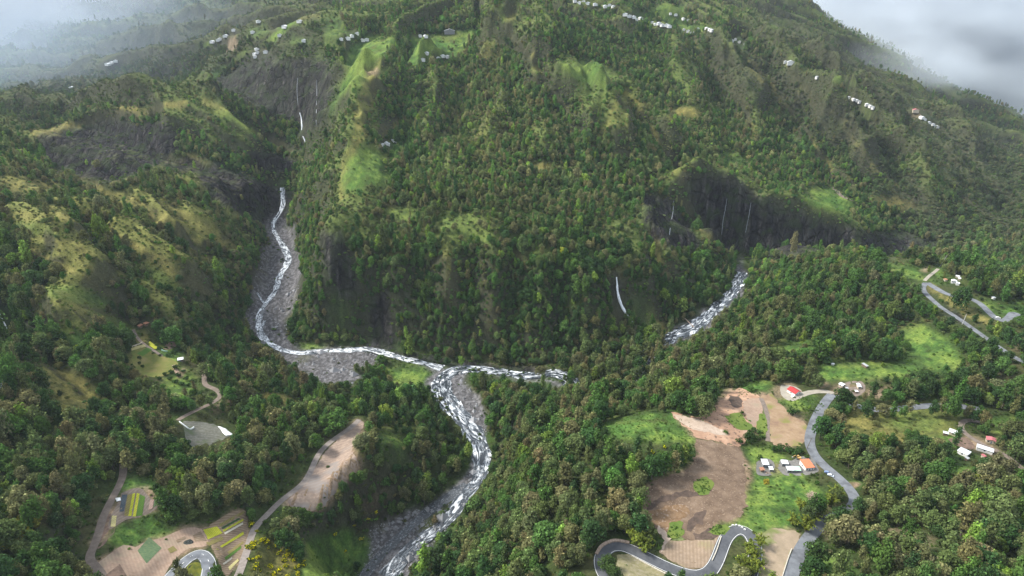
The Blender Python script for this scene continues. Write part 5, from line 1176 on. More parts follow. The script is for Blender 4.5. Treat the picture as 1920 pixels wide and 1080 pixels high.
CROPS = [("229,928 239,928 232.5,959 224,960", M_NET, "blue grey netted strip in the small striped field"), ("239.5,928 248,927 240,969 233,967", M_OLIVEC, "olive strip beside the netted strip"), ("248.7,926 254,925 246.7,968 240.6,968.5", M_LIME, "first lime yellow strip of the striped field"), ("256.7,925 262,926 254.7,969 248.9,969", M_LIME, "second lime yellow strip of the striped field"), ("262.6,927.5 272.4,931.7 266.7,967 255.4,968.5", M_GREENC, "wide fresh green strip of the striped field"), ("281.7,937.8 289,937.5 286,954 278,957", M_PINKC, "pinkish bare bed at the right of the striped field"), ("290,938 308,936.2 299,944 287.5,952", M_TEAL, "small green corner bed of the striped field"), ("210,967.5 219,967.5 216.7,988 207.5,988", M_PALEY, "pale yellow bed beside the dirt track"),
 ("381,993.5 407,987.5 417.5,1000 390,1012", M_LIME, "lime yellow block at the top of the row field"), ("415,990 448,971.5 451,973.5 417.5,992.5", M_DKGREEN, "dark green row of the row field"), ("420,1000 455,980.2 456.5,983 422.5,1002.5", M_WHITEC, "pale fleece covered row of the row field"), ("404.5,1030 456.5,997 457.5,1002.5 410,1031", M_LIME, "long lime yellow row across the row field"), ("417.5,1057.5 435,1045 436,1048.5 420,1059.5", M_WHITEC, "short pale row near the road bend"), ("426,1036 456,1015 457,1019 430,1040", M_OLIVEC, "olive row in the lower half of the row field"), ("421,1046 452,1024 453,1028 424,1051", M_GREENC, "green row in the lower half of the row field"), ("428,1064 446,1048 448,1052 431,1070", M_PALEY, "pale yellow row near the bottom of the row field"), ("418,994.5 456,973 457,976.5 419,998", M_LIME, "thin lime row above the fleece covered row"), ("386,1018 416,1006 420,1012 392,1024", M_OLIVEC, "olive bed below the lime yellow block"), ("330,1014 347,1006 349,1010 333,1019", M_ROWS, "brown ridged bed left of the compost heap"), ("362,1004 376,997 388,1014 366,1016", M_ROWS, "brown ridged bed right of the compost heap"), ("410,983.5 457,958.5 460,962 413.5,988.5", M_OLIVEC, "olive top rows of the row field"), ("258,1033 280,1007.5 303,1028 275,1057", M_TEAL, "square blue green crop patch in the pinkish field"), ("314,1030 325,1024 333,1032 320,1038", M_OLIVEC, "small olive patch in the pinkish field"), ("198,1079 225,1058 240,1084 205,1090", M_BANK, "darker brown corner of the pinkish field"),
 ("281,640 297,652 291,656 277,646", M_LIME, "lime yellow bed in the hillside garden"), ("246,652 270,646 274,650 247,658", M_PALEY, "pale yellow bed at the left of the hillside garden"), ("306,655 314,641 332,642 330,650 318,656", M_CORNER, "bare pinkish bed in the hillside garden"), ("322,686 328,684 339,702 332,707", M_CORNER, "narrow bare strip below the hillside garden"), ("256,664 276,652 286,656 268,668", M_GREENC, "green bed in the hillside garden"),
 ("1424,692 1424.5,692 1424.6,692.5 1424,692.5", M_GREENC, "")]
for s, mat, lab in CROPS:
    if not lab: continue
    q = np.array(pp(s)); n_ = len(q); d_ = []
    for i in range(n_):
        for t in (0, .25, .5, .75): d_.append(q[i] + (q[(i + 1) % n_] - q[i]) * t)
    d_ = np.array(d_); g = ground(d_[:, 0], d_[:, 1])
    o = sheet("crop_rows", g[:, :2], mat, .22, 1.2); tag(o, lab, "crop rows", kind="stuff")

# ------------------------------------------------------------------ houses
def paint(name, c, rough=.6, spec=.3, var=.12, corr=False, ang=0.0):
    m, N, L, b = node_mat(name, rough, spec)
    t = N.new("ShaderNodeTexCoord"); n_ = N.new("ShaderNodeTexNoise"); n_.inputs["Scale"].default_value = 1.3; n_.inputs["Detail"].default_value = 7
    L.new(t.outputs["Object"], n_.inputs["Vector"])
    r = ramp(N, [(.3, tuple(x * (1 - var * 2) for x in c)), (.7, tuple(min(1, x * (1 + var)) for x in c))]); L.new(n_.outputs["Fac"], r.inputs["Fac"]); L.new(r.outputs["Color"], b.inputs["Base Color"])
    if corr:
        w_ = N.new("ShaderNodeTexWave"); w_.inputs["Scale"].default_value = 1.6; L.new(t.outputs["Object"], w_.inputs["Vector"])
        bp_ = N.new("ShaderNodeBump"); bp_.inputs["Strength"].default_value = .5; bp_.inputs["Distance"].default_value = .08; L.new(w_.outputs["Fac"], bp_.inputs["Height"]); L.new(bp_.outputs[0], b.inputs["Normal"])
    return m
R_WHITE = paint("white_sheet_roof", (.74, .76, .78), .45, .4, .07, True); R_ORANGE = paint("orange_roof", (.62, .20, .10), .7, .2, .08, True); R_RED = paint("red_roof", (.42, .03, .03), .6, .3, .12, True); R_PINK = paint("faded_red_roof", (.46, .15, .16), .7, .2, .15, True)
R_MINT = paint("mint_roof", (.46, .68, .52), .5, .3, .07, True); R_GREY = paint("grey_sheet_roof", (.42, .43, .44), .5, .3, .15, True); R_RUST = paint("rusty_roof", (.42, .20, .12), .8, .2, .25, True); R_BEIGE = paint("beige_roof", (.60, .50, .38), .7, .2, .12, True)
M_WALLW = paint("white_wall", (.72, .71, .68), .85, .2, .08); M_WALLG = paint("grey_block_wall", (.22, .22, .22), .9, .2, .15); M_WALLB = paint("beige_wall", (.50, .43, .33), .9, .2, .1)
M_WOOD = paint("weathered_wood", (.20, .15, .11), .9, .1, .25); M_GLASS, _n, _l, b = node_mat("window_glass", .12, .6); b.inputs["Base Color"].default_value = (.03, .04, .05, 1)
M_DOOR = paint("door_paint", (.12, .16, .20), .6)

def box(v, f, x0, x1, y0, y1, z0, z1):
    i = len(v); v += [(x0, y0, z0), (x1, y0, z0), (x1, y1, z0), (x0, y1, z0), (x0, y0, z1), (x1, y0, z1), (x1, y1, z1), (x0, y1, z1)]
    f += [(i, i + 3, i + 2, i + 1), (i + 4, i + 5, i + 6, i + 7), (i, i + 1, i + 5, i + 4), (i + 1, i + 2, i + 6, i + 5), (i + 2, i + 3, i + 7, i + 6), (i + 3, i, i + 4, i + 7)]
def walls_gable(w, d, h, rise):
    v = [(-w / 2, -d / 2, -1.2), (w / 2, -d / 2, -1.2), (w / 2, d / 2, -1.2), (-w / 2, d / 2, -1.2), (-w / 2, -d / 2, h), (w / 2, -d / 2, h), (w / 2, d / 2, h), (-w / 2, d / 2, h), (0, -d / 2, h + rise), (0, d / 2, h + rise)]
    return v, [(0, 1, 5, 8, 4), (1, 2, 6, 5), (2, 3, 7, 9, 6), (3, 0, 4, 7)]
def slab_roof(pts_top, th=.16):
    """a roof surface (list of polygons) given thickness"""
    v, f = [], []
    for poly in pts_top:
        i = len(v); n_ = len(poly); v += [tuple(p) for p in poly] + [(p[0], p[1], p[2] - th) for p in poly]
        f.append(tuple(range(i, i + n_))); f.append(tuple(range(i + 2 * n_ - 1, i + n_ - 1, -1)))
        for k in range(n_): j = (k + 1) % n_; f.append((i + k, i + n_ + k, i + n_ + j, i + j))
    return v, f
HS = .68
def house(u, v, w, d, h, rot, roof_mat, wall_mat, label, style="gable", rise=1.3, cat="house", group=None, openings=True, base_z=None, name="house"):
    g = ground(u, v)[0]
    root = bpy.data.objects.new(name, None); COL.objects.link(root); root.empty_display_size = 1
    x, y = g[0], g[1]
    cr, sr = math.cos(rot), math.sin(rot)
    zs = [float(H(x + a * w / 2 * cr - b_ * d / 2 * sr, y + a * w / 2 * sr + b_ * d / 2 * cr)) for a in (-1, 1) for b_ in (-1, 1)]
    z = sum(zs) / 4 + .15
    root.location = (x, y, z); root.rotation_euler = (0, 0, rot); root.scale = (HS, HS, HS)
    tag(root, label, cat, group)
    o = .35
    if style == "gable":
        vv, ff = walls_gable(w, d, h, rise)
        k = rise / (w / 2)
        roof = [[(-w / 2 - o, -d / 2 - o, h - o * k + .1), (0.0, -d / 2 - o, h + rise + .1), (0.0, d / 2 + o, h + rise + .1), (-w / 2 - o, d / 2 + o, h - o * k + .1)], [(0.003, -d / 2 - o, h + rise + .1), (w / 2 + o, -d / 2 - o, h - o * k + .1), (w / 2 + o, d / 2 + o, h - o * k + .1), (0.003, d / 2 + o, h + rise + .1)]]
    elif style == "hip":
        vv, ff = walls_gable(w, d, h, .02); q = max(.3, d / 2 - w / 2 * .8)
        A, B, C, D_ = (-w / 2 - o, -d / 2 - o, h), (w / 2 + o, -d / 2 - o, h), (w / 2 + o, d / 2 + o, h), (-w / 2 - o, d / 2 + o, h); T0, T1 = (0, -q, h + rise), (0, q, h + rise)
        i = [A, B, C, D_, T0, T1]
        rv_, rf_ = i + [(a[0], a[1], a[2] - .14) for a in i[:4]], [(0, 1, 4), (1, 2, 5, 4), (2, 3, 5), (3, 0, 4, 5), (9, 8, 7, 6), (0, 6, 7, 1), (1, 7, 8, 2), (2, 8, 9, 3), (3, 9, 6, 0)]
        roof = None
    else:   # lean-to
        vv = [(-w / 2, -d / 2, -1.2), (w / 2, -d / 2, -1.2), (w / 2, d / 2, -1.2), (-w / 2, d / 2, -1.2), (-w / 2, -d / 2, h), (w / 2, -d / 2, h), (w / 2, d / 2, h + rise), (-w / 2, d / 2, h + rise)]
        ff = [(0, 1, 5, 4), (1, 2, 6, 5), (2, 3, 7, 6), (3, 0, 4, 7)]; k = rise / d
        roof = [[(-w / 2 - o, -d / 2 - o, h - o * k + .14), (w / 2 + o, -d / 2 - o, h - o * k + .14), (w / 2 + o, d / 2 + o, h + rise + o * k + .14), (-w / 2 - o, d / 2 + o, h + rise + o * k + .14)]]
    mesh_obj("wall", vv, ff, wall_mat, root)
    if roof is not None: rv_, rf_ = slab_roof(roof)
    if isinstance(roof_mat, tuple):
        cut = [[(-w / 2 - o, -d / 2 - o, h - o * k + .14), (0.0, -d / 2 - o, h - o * k + .14), (0.0, d / 2 + o, h + rise + o * k + .14), (-w / 2 - o, d / 2 + o, h + rise + o * k + .14)], [(0.004, -d / 2 - o, h - o * k + .14), (w / 2 + o, -d / 2 - o, h - o * k + .14), (w / 2 + o, d / 2 + o, h + rise + o * k + .14), (0.004, d / 2 + o, h + rise + o * k + .14)]]
        for c_, m_ in zip(cut, roof_mat):
            a, f_ = slab_roof([c_]); mesh_obj("roof", a, f_, m_, root)
    else: mesh_obj("roof", rv_, rf_, roof_mat, root)
    if openings:
        a, f_ = [], []; box(a, f_, -.45, .45, -d / 2 - .05, -d / 2 + .05, 0, min(2.0, h - .2)); mesh_obj("door", a, f_, M_DOOR, root)
        for sx in (-1, 1):
            if w > 4:
                a, f_ = [], []; box(a, f_, sx * w * .31 - .5, sx * w * .31 + .5, -d / 2 - .05, -d / 2 + .05, .95, min(1.95, h - .25)); mesh_obj("window", a, f_, M_GLASS, root)
            a, f_ = [], []; box(a, f_, sx * w / 2 - .05, sx * w / 2 + .05, -.55, .55, .95, min(1.95, h - .25)); mesh_obj("window", a, f_, M_GLASS, root)
    return root
rd = math.radians
house(1488, 737, 7.6, 8.6, 2.7, rd(28), R_RED, M_WALLW, "white house with a bright red roof at the end of the pale drive", rise=1.7)
house(1512, 876, 6.6, 8.4, 2.9, rd(6), R_ORANGE, M_WALLW, "house with a flat orange roof beside the grey road", "lean", .6)
house(1486.5, 884, 9.2, 3.6, 2.5, rd(-3), (R_WHITE, R_MINT), M_WALLG, "long low shed with half white half mint green roof", "lean", .35, cat="shed")
house(1470, 872, 4.2, 3.6, 2.5, rd(-5), R_WHITE, M_WALLG, "small square white roofed shed above the two toned shed", "lean", .25, cat="shed")
house(1433, 873, 4.0, 5.4, 2.8, rd(-4), R_WHITE, M_WALLG, "tall white roofed shed at the left end of the roadside yard", "lean", .4, cat="shed")
house(1444.5, 883, 2.3, 2.9, 2.3, rd(-3), R_WHITE, M_WALLG, "tiny white roofed shed at the right foot of the tall shed", "lean", .2, cat="shed", openings=False)
house(1428, 884, 2.6, 2.3, 2.0, rd(8), R_RUST, M_WOOD, "little rusty brown hut below the tall white shed", "lean", .25, cat="hut", openings=False)
house(1786, 814, 5.2, 5.4, 2.6, rd(48), R_WHITE, M_WALLB, "white ribbed roof house at the top of the farm", rise=.8)
house(1772, 816, 3.2, 1.8, 2.2, rd(-28), R_WHITE, M_WOOD, "narrow white lean-to left of the ribbed roof house", "lean", .3, cat="shed", openings=False)
house(1806, 852, 6.4, 6.6, 2.7, rd(35), R_WHITE, M_WALLW, "square white house with a hipped roof in the farm", "hip", 1.2)
house(1845, 846, 4.6, 10.2, 2.7, rd(52), R_WHITE, M_WALLW, "long white roofed house in the middle of the farm", rise=.6)
house(1857, 829, 6.2, 4.8, 2.7, rd(-30), R_PINK, M_WALLB, "house with a faded red roof behind the long white house", rise=.8)
house(1843, 858, 1.9, 2.2, 1.8, rd(20), R_PINK, M_WALLB, "tiny pinkish shed in front of the long white house", "lean", .2, cat="shed", openings=False)
house(1812, 863, 2.2, 1.8, 2.0, rd(30), R_GREY, M_WOOD, "small grey hut below the hipped white house", "lean", .2, cat="hut", openings=False)
house(1806, 551, 6.0, 4.2, 2.6, rd(-25), R_WHITE, M_WALLW, "white house beside the bend of the ridge road", rise=.9)
house(1788, 530, 5.2, 4.2, 2.6, rd(-30), R_WHITE, M_WALLW, "white roofed house with two wings on the ridge lawn", rise=.9)
house(1795, 534, 3.2, 3.0, 2.3, rd(-30), R_WHITE, M_WALLW, "small white annex right of the ridge lawn house", "lean", .3, cat="shed", openings=False)
house(1772, 527, 3.4, 2.6, 2.2, rd(15), R_RUST, M_WALLB, "small brown roofed hut on the ridge lawn", "lean", .3, cat="hut", openings=False)
for k, (u, v, w, d, t) in enumerate(((1783, 510, 3.4, 2.2, "highest"), (1790, 513, 3.0, 2.2, "second"), (1795, 521, 3.6, 2.4, "third"), (1798, 525, 2.6, 2.0, "lowest"))):
    house(u, v, w, d, 2.2, rd(-35), R_WHITE, M_WALLB, f"{t} of the small white huts on the right rim of the ridge", "lean", .3, cat="hut", openings=False)
house(1862, 561, 3.0, 2.4, 2.2, rd(10), R_WHITE, M_WALLW, "lone white hut in the garden right of the ridge road", "lean", .3, cat="hut", openings=False)
house(1578, 725, 4.4, 3.6, 2.4, rd(30), R_WHITE, M_WALLB, "white roofed cabin in the hamlet right of the pale drive", rise=.7)
house(1610, 727, 2.8, 5.6, 2.4, rd(-14), R_WHITE, M_WALLB, "narrow long white roofed cabin in the hamlet", rise=.6)
house(1605, 737, 2.0, 1.8, 1.9, rd(0), R_WHITE, M_WOOD, "tiny white shed below the narrow long cabin", "lean", .2, cat="shed", openings=False)
house(1587, 731, 1.8, 1.6, 1.9, rd(0), R_GREY, M_WOOD, "tiny grey shed between the two hamlet cabins", "lean", .2, cat="shed", openings=False)
house(1621, 688, 2.4, 5.2, 2.2, rd(22), R_GREY, M_WOOD, "pale grey elongated shed alone on the green band", "lean", .3, cat="shed", openings=False)
house(1561, 684, 2.6, 1.2, 1.2, rd(-5), R_WHITE, M_WALLW, "low white tank roof on the green band", "lean", .1, cat="tank", openings=False)
house(1893, 697, 2.4, 2.2, 2.0, rd(12), R_WHITE, M_WALLW, "lone white hut among trees near the right edge", "lean", .2, cat="hut", openings=False)
house(1800, 810, 1.8, 1.8, 1.8, rd(12), R_GREY, M_WALLG, "small dark shed at the corner of the ribbed roof house", "lean", .2, cat="shed", openings=False)
house(339, 676, 5.0, 4.2, 2.3, rd(24), R_WHITE, M_WOOD, "white roofed hut in the hillside garden", "lean", .35, cat="hut")
house(264, 614, 4.2, 4.0, 1.8, rd(-30), R_RUST, M_WOOD, "ruined brown shed left of its twin above the garden", "lean", .4, cat="shed", openings=False)
house(275, 609, 4.4, 4.0, 1.8, rd(60), R_RUST, M_WOOD, "ruined brown shed right of its twin above the garden", "lean", .4, cat="shed", openings=False)

# far villages: small simple houses, one object each
def tiny(u, v, w, d, h, rot, rm, wm, label, group):
    g = ground(u, v)[0]
    vv, ff = walls_gable(w, d, h, w * .16); n_ = len(ff)
    o = .3; rs = w * .16
    a, f_ = slab_roof([[(-w / 2 - o, -d / 2 - o, h - .02), (0, -d / 2 - o, h + rs + .08), (0, d / 2 + o, h + rs + .08), (-w / 2 - o, d / 2 + o, h - .02)], [(.01, -d / 2 - o, h + rs + .08), (w / 2 + o, -d / 2 - o, h - .02), (w / 2 + o, d / 2 + o, h - .02), (.01, d / 2 + o, h + rs + .08)]], .15)
    k = len(vv)
    ob = mesh_obj("house", vv + a, ff + [tuple(i + k for i in f) for f in f_], [wm, rm])
    for i, p in enumerate(ob.data.polygons): p.material_index = 0 if i < n_ else 1
    ob.location = (g[0], g[1], g[2] + .1); ob.rotation_euler = (0, 0, rot)
    tag(ob, label, "house", group)
VIL = [
 ("small white roofed house in the row on the high cliff edge, top right", "row of houses along the high cliff edge", "1078,3 1086,6 1094,4 1102,7 1116,9 1135,13 1143,10 1150,13 1172,28 1180,31 1188,33 1193,37 1201,35 1222,43 1228,46 1236,45 1242,48 1249,48 1254,50 1297,62 1290,59 1283,56", 7, 6),
 ("small white house scattered behind the cliff edge row", "houses behind the high cliff edge", "1257,26 1267,28 1281,36 1290,38 1308,55 1325,54 1331,56 1335,58", 6, 5),
 ("small white house in the cluster further along the cliff edge", "cluster further along the cliff edge", "1373,77 1379,74 1386,79 1397,83", 6, 5),
 ("tiny white house strung along the lower cliff edge", "houses along the lower cliff edge", "1473,117 1532,146 1592,184 1600,187 1606,189 1612,192 1626,197 1632,200 1637,203", 6, 5),
 ("tiny white house on the far right mountain shelf", "houses on the far right shelf", "1728,221 1733,224 1742,230 1748,234 1756,238", 7, 6),
 ("small white house at the left tip of the spur plateau", "houses at the left tip of the plateau", "640,74 652,73 660,68 671,64 680,76 688,75", 7, 6),
 ("small white house in the row on the middle of the spur plateau", "houses on the middle of the plateau", "788,68 798,69 800,101 792,113 822,110 830,106 838,107", 7, 5),
 ("tiny white hut on the wooded spur below the plateau", "huts on the wooded spur", "718,273 724,270 728,272 737,264 741,265", 4.0, 3.4),
 ("hazy white house on the upper left hillside", "houses on the upper left hillside", "399,79 409,76 413,74 423,68 439,57 485,41 474,61", 8, 7),
 ("hazy white house above the left gorge wall", "houses above the left gorge wall", "478,102 483,99 479,107 500,98 482,93 570,77", 8, 6),
 ("hazy white house among the far green fields", "houses among the far green fields", "525,67 534,51 562,41", 9, 6),
 ("faint white house low on the misty far slope", "houses low on the misty slope", "203,121 210,118 217,115 135,165", 9, 7),
]
for lab, grp, s, w, d in VIL:
    for u, v in pp(s): tiny(u, v + 1, .82 * w * random.uniform(.75, 1.25), .82 * d * random.uniform(.75, 1.25), 2.3, random.uniform(-.5, .5), R_WHITE if random.random() < .85 else R_GREY, M_WALLW, lab, grp)
tiny(843, 63, 15, 6, 4.0, .1, R_WHITE, M_WALLG, "long white hall with grey walls at the back of the plateau", None)
tiny(1482, 121, 9, 7, 4.0, -.3, R_WHITE, M_WALLW, "larger lone white house on the cliff edge", None)
tiny(1716, 210, 8, 7, 3.5, -.3, R_PINK, M_WALLB, "pink roofed house at the top of the far right shelf", None)
tiny(1304, 42, 6, 5, 3, -.3, R_ORANGE, M_WALLB, "orange roofed house behind the cliff edge row", None)

# ------------------------------------------------------------------ smaller things
def at(u, v):
    g = ground(u, v)[0]; return Vector((g[0], g[1], g[2]))
M_METAL = paint("grey_metal", (.30, .31, .32), .5, .4); M_POLE = paint("pole_wood", (.16, .14, .12), .85, .2); M_POLEW = paint("pale_concrete_pole", (.50, .50, .48), .8, .2)
def tube(v, f, a, b_, ra, rb_, n_=8):
    a, b_ = Vector(a), Vector(b_); d = (b_ - a).normalized(); u = d.orthogonal().normalized(); w = d.cross(u); i = len(v)
    for p, r in ((a, ra), (b_, rb_)):
        for k in range(n_): t = 2 * math.pi * k / n_; v.append(tuple(p + u * math.cos(t) * r + w * math.sin(t) * r))
    for k in range(n_): j = (k + 1) % n_; f.append((i + k, i + j, i + n_ + j, i + n_ + k))
    f.append(tuple(range(i + n_ - 1, i - 1, -1))); f.append(tuple(range(i + n_, i + 2 * n_)))
def pole(u, v, h, lean, mat, label, r=.16):
    p = at(u, v); root = bpy.data.objects.new("utility_pole", None); COL.objects.link(root); root.location = p; root.rotation_euler = (0, lean, 0)
    a, f = [], []; tube(a, f, (0, 0, -1), (0, 0, h), r, r * .65); mesh_obj("post", a, f, mat, root)
    a, f = [], []; box(a, f, -.9, .9, -.07, .07, h - .7, h - .56); mesh_obj("crossarm", a, f, M_POLE, root)
    tag(root, label, "pole")
pole(1513, 841, 7, rd(10), M_POLE, "dark wooden pole leaning at the edge of the grey road", .2)
pole(1804, 608, 8, rd(6), M_POLEW, "pale concrete pole beside the straight lower lane", .22)
pole(1762, 500, 11, rd(18), M_METAL, "leaning grey mast at the top of the ridge lawn", .24)
def car(u, v, rot, c, label):
    p = at(u, v); root = bpy.data.objects.new("car", None); COL.objects.link(root); root.location = p + Vector((0, 0, .2)); root.rotation_euler = (0, 0, rot); root.scale = (.72, .72, .72)
    m = paint("car_paint", c, .3, .5, .04)
    prof = [(-2.0, .35), (-2.05, .8), (-1.5, .92), (-1.0, 1.42), (.55, 1.45), (1.15, .95), (1.95, .82), (2.05, .4)]
    n_ = len(prof); a = [(x, -.85, z) for x, z in prof] + [(x, .85, z) for x, z in prof]
    f = [tuple(range(n_ - 1, -1, -1)), tuple(range(n_, 2 * n_))] + [(k, (k + 1) % n_, n_ + (k + 1) % n_, n_ + k) for k in range(n_)]
    mesh_obj("body", a, f, m, root)
    a, f = [], []; box(a, f, -.95, .5, -.87, .87, .95, 1.32); mesh_obj("window", a, f, M_GLASS, root)
    a, f = [], []; a = [(.62, -.75, 1.42), (1.14, -.75, .99), (1.14, .75, .99), (.62, .75, 1.42)]; mesh_obj("windscreen", [(x + .02, y, z + .03) for x, y, z in a], [(0, 1, 2, 3)], M_GLASS, root)
    for sx in (-1.25, 1.25):
        for sy in (-.82, .82):
            a, f = [], []; tube(a, f, (sx, sy - .1, .32), (sx, sy + .1, .32), .32, .32, 12); mesh_obj("wheel", a, f, M_ASPH, root)
    tag(root, label, "car")
car(1871, 597, rd(-30), (.75, .75, .74), "white car on the ridge road near its bend")
car(1819, 558, rd(-15), (.25, .26, .27), "dark grey car beside the white house on the ridge road")
car(1487, 745, rd(25), (.70, .66, .55), "cream car parked in front of the red roofed house")
car(1551, 888, rd(-40), (.16, .22, .36), "blue car parked on the verge of the grey road")
car(1557, 893, rd(-40), (.55, .60, .66), "pale grey car parked below the blue one")
def excavator(u, v, rot):
    p = at(u, v); root = bpy.data.objects.new("excavator", None); COL.objects.link(root); root.location = p + Vector((0, 0, .2)); root.rotation_euler = (0, 0, rot); root.scale = (.72, .72, .72)
    Y_ = paint("yellow_machine_paint", (.55, .36, .12), .5, .4, .12)
    for sy in (-.85, .85):
        a, f = [], []; box(a, f, -1.4, 1.4, sy - .25, sy + .25, 0, .65); mesh_obj("track_belt", a, f, M_ASPH, root)
    a, f = [], []; box(a, f, -1.5, .9, -1.0, 1.0, .8, 1.65); mesh_obj("body", a, f, Y_, root)
    a, f = [], []; box(a, f, -.1, 1.1, -.95, -.05, 1.66, 2.6); c_ = mesh_obj("cab", a, f, Y_, root)
    a, f = [], []; box(a, f, .0, 1.13, -.97, -.03, 1.9, 2.4); mesh_obj("window", a, f, M_GLASS, c_)
    a, f = [], []; tube(a, f, (.9, .3, 1.3), (2.6, .3, 3.2), .22, .18, 6); tube(a, f, (2.6, .3, 3.2), (4.2, .3, 1.6), .18, .14, 6); mesh_obj("boom", a, f, Y_, root)
    a, f = [], []; box(a, f, 3.9, 4.6, -.15, .75, .7, 1.5); mesh_obj("bucket", a, f, M_METAL, root)
    tag(root, "yellow excavator parked behind the orange roofed house", "excavator")
excavator(1497, 861, rd(170))
def branches(u, v, r, n_, mat, label, name="branch_pile"):
    p = at(u, v); a, f = [], []
    for k in range(n_):
        an = random.random() * 6.28; q = Vector((random.gauss(0, r * .3), random.gauss(0, r * .3), random.uniform(.1, r * .35))); d = Vector((math.cos(an), math.sin(an), random.uniform(-.1, .35))) * random.uniform(r * .4, r * .9)
        tube(a, f, q - d * .5, q + d * .5, .09, .04, 4)
    o = mesh_obj(name, a, f, mat); o.location = p; tag(o, label, "branch pile")
M_TWIG = paint("pale_cut_wood", (.42, .32, .25), .9, .1, .2)
branches(1527, 934, 4.2, 190, M_TWIG, "heap of pale cut branches below the orange roofed house")
branches(1438, 887, 1.6, 30, M_TWIG, "small heap of cut wood beside the rusty hut")
# fallen trunk reaching over the right river
p, q = at(1284, 601), at(1301, 615); a, f = [], []; tube(a, f, p + Vector((0, 0, 2.0)), q + Vector((0, 0, .8)), .4, .3); o = mesh_obj("log", a, f, M_TWIG); tag(o, "pale fallen trunk reaching from the wooded bank to the right river", "log")
# plastic sheets and fence on the grey field
M_PLASTIC = paint("white_plastic", (.74, .77, .76), .4, .4, .12)
def tarp(s, label, off=.5):
    q = np.array(pp(s)); d_ = np.concatenate([[q[i] + (q[(i + 1) % len(q)] - q[i]) * t for t in (0, .5)] for i in range(len(q))]); g = ground(d_[:, 0], d_[:, 1])
    o = sheet("plastic_sheet", g[:, :2], M_PLASTIC, off, 1.0)
    for v_ in o.data.vertices: v_.co.z += random.gauss(0, .14)
    sd = o.modifiers.new("thickness", 'SOLIDIFY'); sd.thickness = .05
    tag(o, label, "plastic sheet")
tarp("408,799.6 420,803 428,808 437.5,815.5 424,818.5 417,811.5 414,806", "crumpled white plastic sheet on the right side of the grey field")
tarp("216.5,936 226,933.5 227.5,940 219,941.5", "small white sheet beside the netted strip")
def low_wall(pts_, h, th, mat, name, label, cat):
    q = spline(pts_, 4); L = ground(q[:, 0], q[:, 1]); T = np.gradient(L[:, :2], axis=0); T /= np.maximum(np.linalg.norm(T, axis=1, keepdims=True), 1e-6); v, f = [], []
    for (x, y, _), (tx_, ty_) in zip(L, T):
        z = float(H(x, y))
        for sd, zz in ((-1, -.3), (-1, h), (1, h), (1, -.3)): v.append((x - ty_ * sd * th / 2, y + tx_ * sd * th / 2, z + zz))
    for k in range(len(L) - 1):
        for j in range(4): i = k * 4; f.append((i + j, i + 4 + j, i + 4 + (j + 1) % 4, i + (j + 1) % 4))
    f += [(0, 1, 2, 3), tuple(len(v) - 4 + k for k in (3, 2, 1, 0))]
    o = mesh_obj(name, v, f, mat); tag(o, label, cat); return o
low_wall([(336.7, 792), (346, 799), (356.5, 806), (364, 801.8)], .9, .5, M_PLASTIC, "fence", "white sheeting fence at the left corner of the grey field", "fence")
low_wall([(243, 652), (252, 648.5), (262, 645), (267, 642)], .6, .5, M_WALLB, "garden_wall", "pale low wall along the top left of the hillside garden", "wall")
low_wall([(303, 657), (309, 659), (314, 659)], .7, .5, paint("pale_green_sheet", (.40, .55, .48)), "trough", "pale green trough in the middle of the hillside garden", "trough")
M_PARA = paint("pale_parapet", (.52, .48, .40), .9, .1, .15)
low_wall([(1184, 1043), (1208, 1056), (1236, 1071), (1262, 1084)], .6, .35, M_PARA, "parapet", "pale parapet along the inner edge of the lower hairpin", "parapet")
low_wall([(1118, 1040), (1128, 1025), (1146, 1016), (1160, 1015), (1180, 1019)], .8, 1.2, M_TWIG, "parapet", "rough stone edging around the left loop of the hairpin", "parapet")
low_wall([(1352, 1007), (1343, 1034), (1335, 1052)], .6, .35, M_PARA, "parapet", "pale parapet between the tilled plot and the hairpin", "parapet")
low_wall([(1484, 1030), (1476, 1052), (1466, 1084)], .6, .35, M_PARA, "parapet", "low wall at the left of the bottom grey road", "parapet")
for u, v in ((1374, 986), (1380, 985.5), (1386, 987), (1391, 990), (1396, 994)):
    p = at(u, v); a, f = [], []; box(a, f, -.45, .45, -.25, .25, -.2, .55); i0 = len(a); box(a, f, -.35, .35, -.18, .18, .56, .72)
    o = mesh_obj("kerb_block", a, f, M_WALLW); o.location = p; o.rotation_euler = (0, 0, random.uniform(-.6, .6)); tag(o, "white kerb block at the top of the hairpin's right arm", "kerb block", "white kerb blocks at the hairpin")
# dark tarp over a heap in the pinkish field
p = at(352, 1018); v, f = [], []
for r_ in range(5):
    for k in range(12):
        t = k / 12 * 6.283; rr_ = 2.4 * (1 - r_ / 4.3); v.append((rr_ * math.cos(t) * 1.1 + random.gauss(0, .1), rr_ * math.sin(t) * .9 + random.gauss(0, .1), 1.0 * (1 - (1 - r_ / 4) ** 2) - .05))
for r_ in range(4):
    for k in range(12): j = (k + 1) % 12; f.append((r_ * 12 + k, r_ * 12 + j, r_ * 12 + 12 + j, r_ * 12 + 12 + k))
f.append(tuple(range(48, 60))); o = mesh_obj("compost_heap", v, f, paint("dark_compost", (.05, .055, .05), .9, .1, .4)); o.location = p; tag(o, "dark compost heap on the pinkish field above the road bend", "heap")

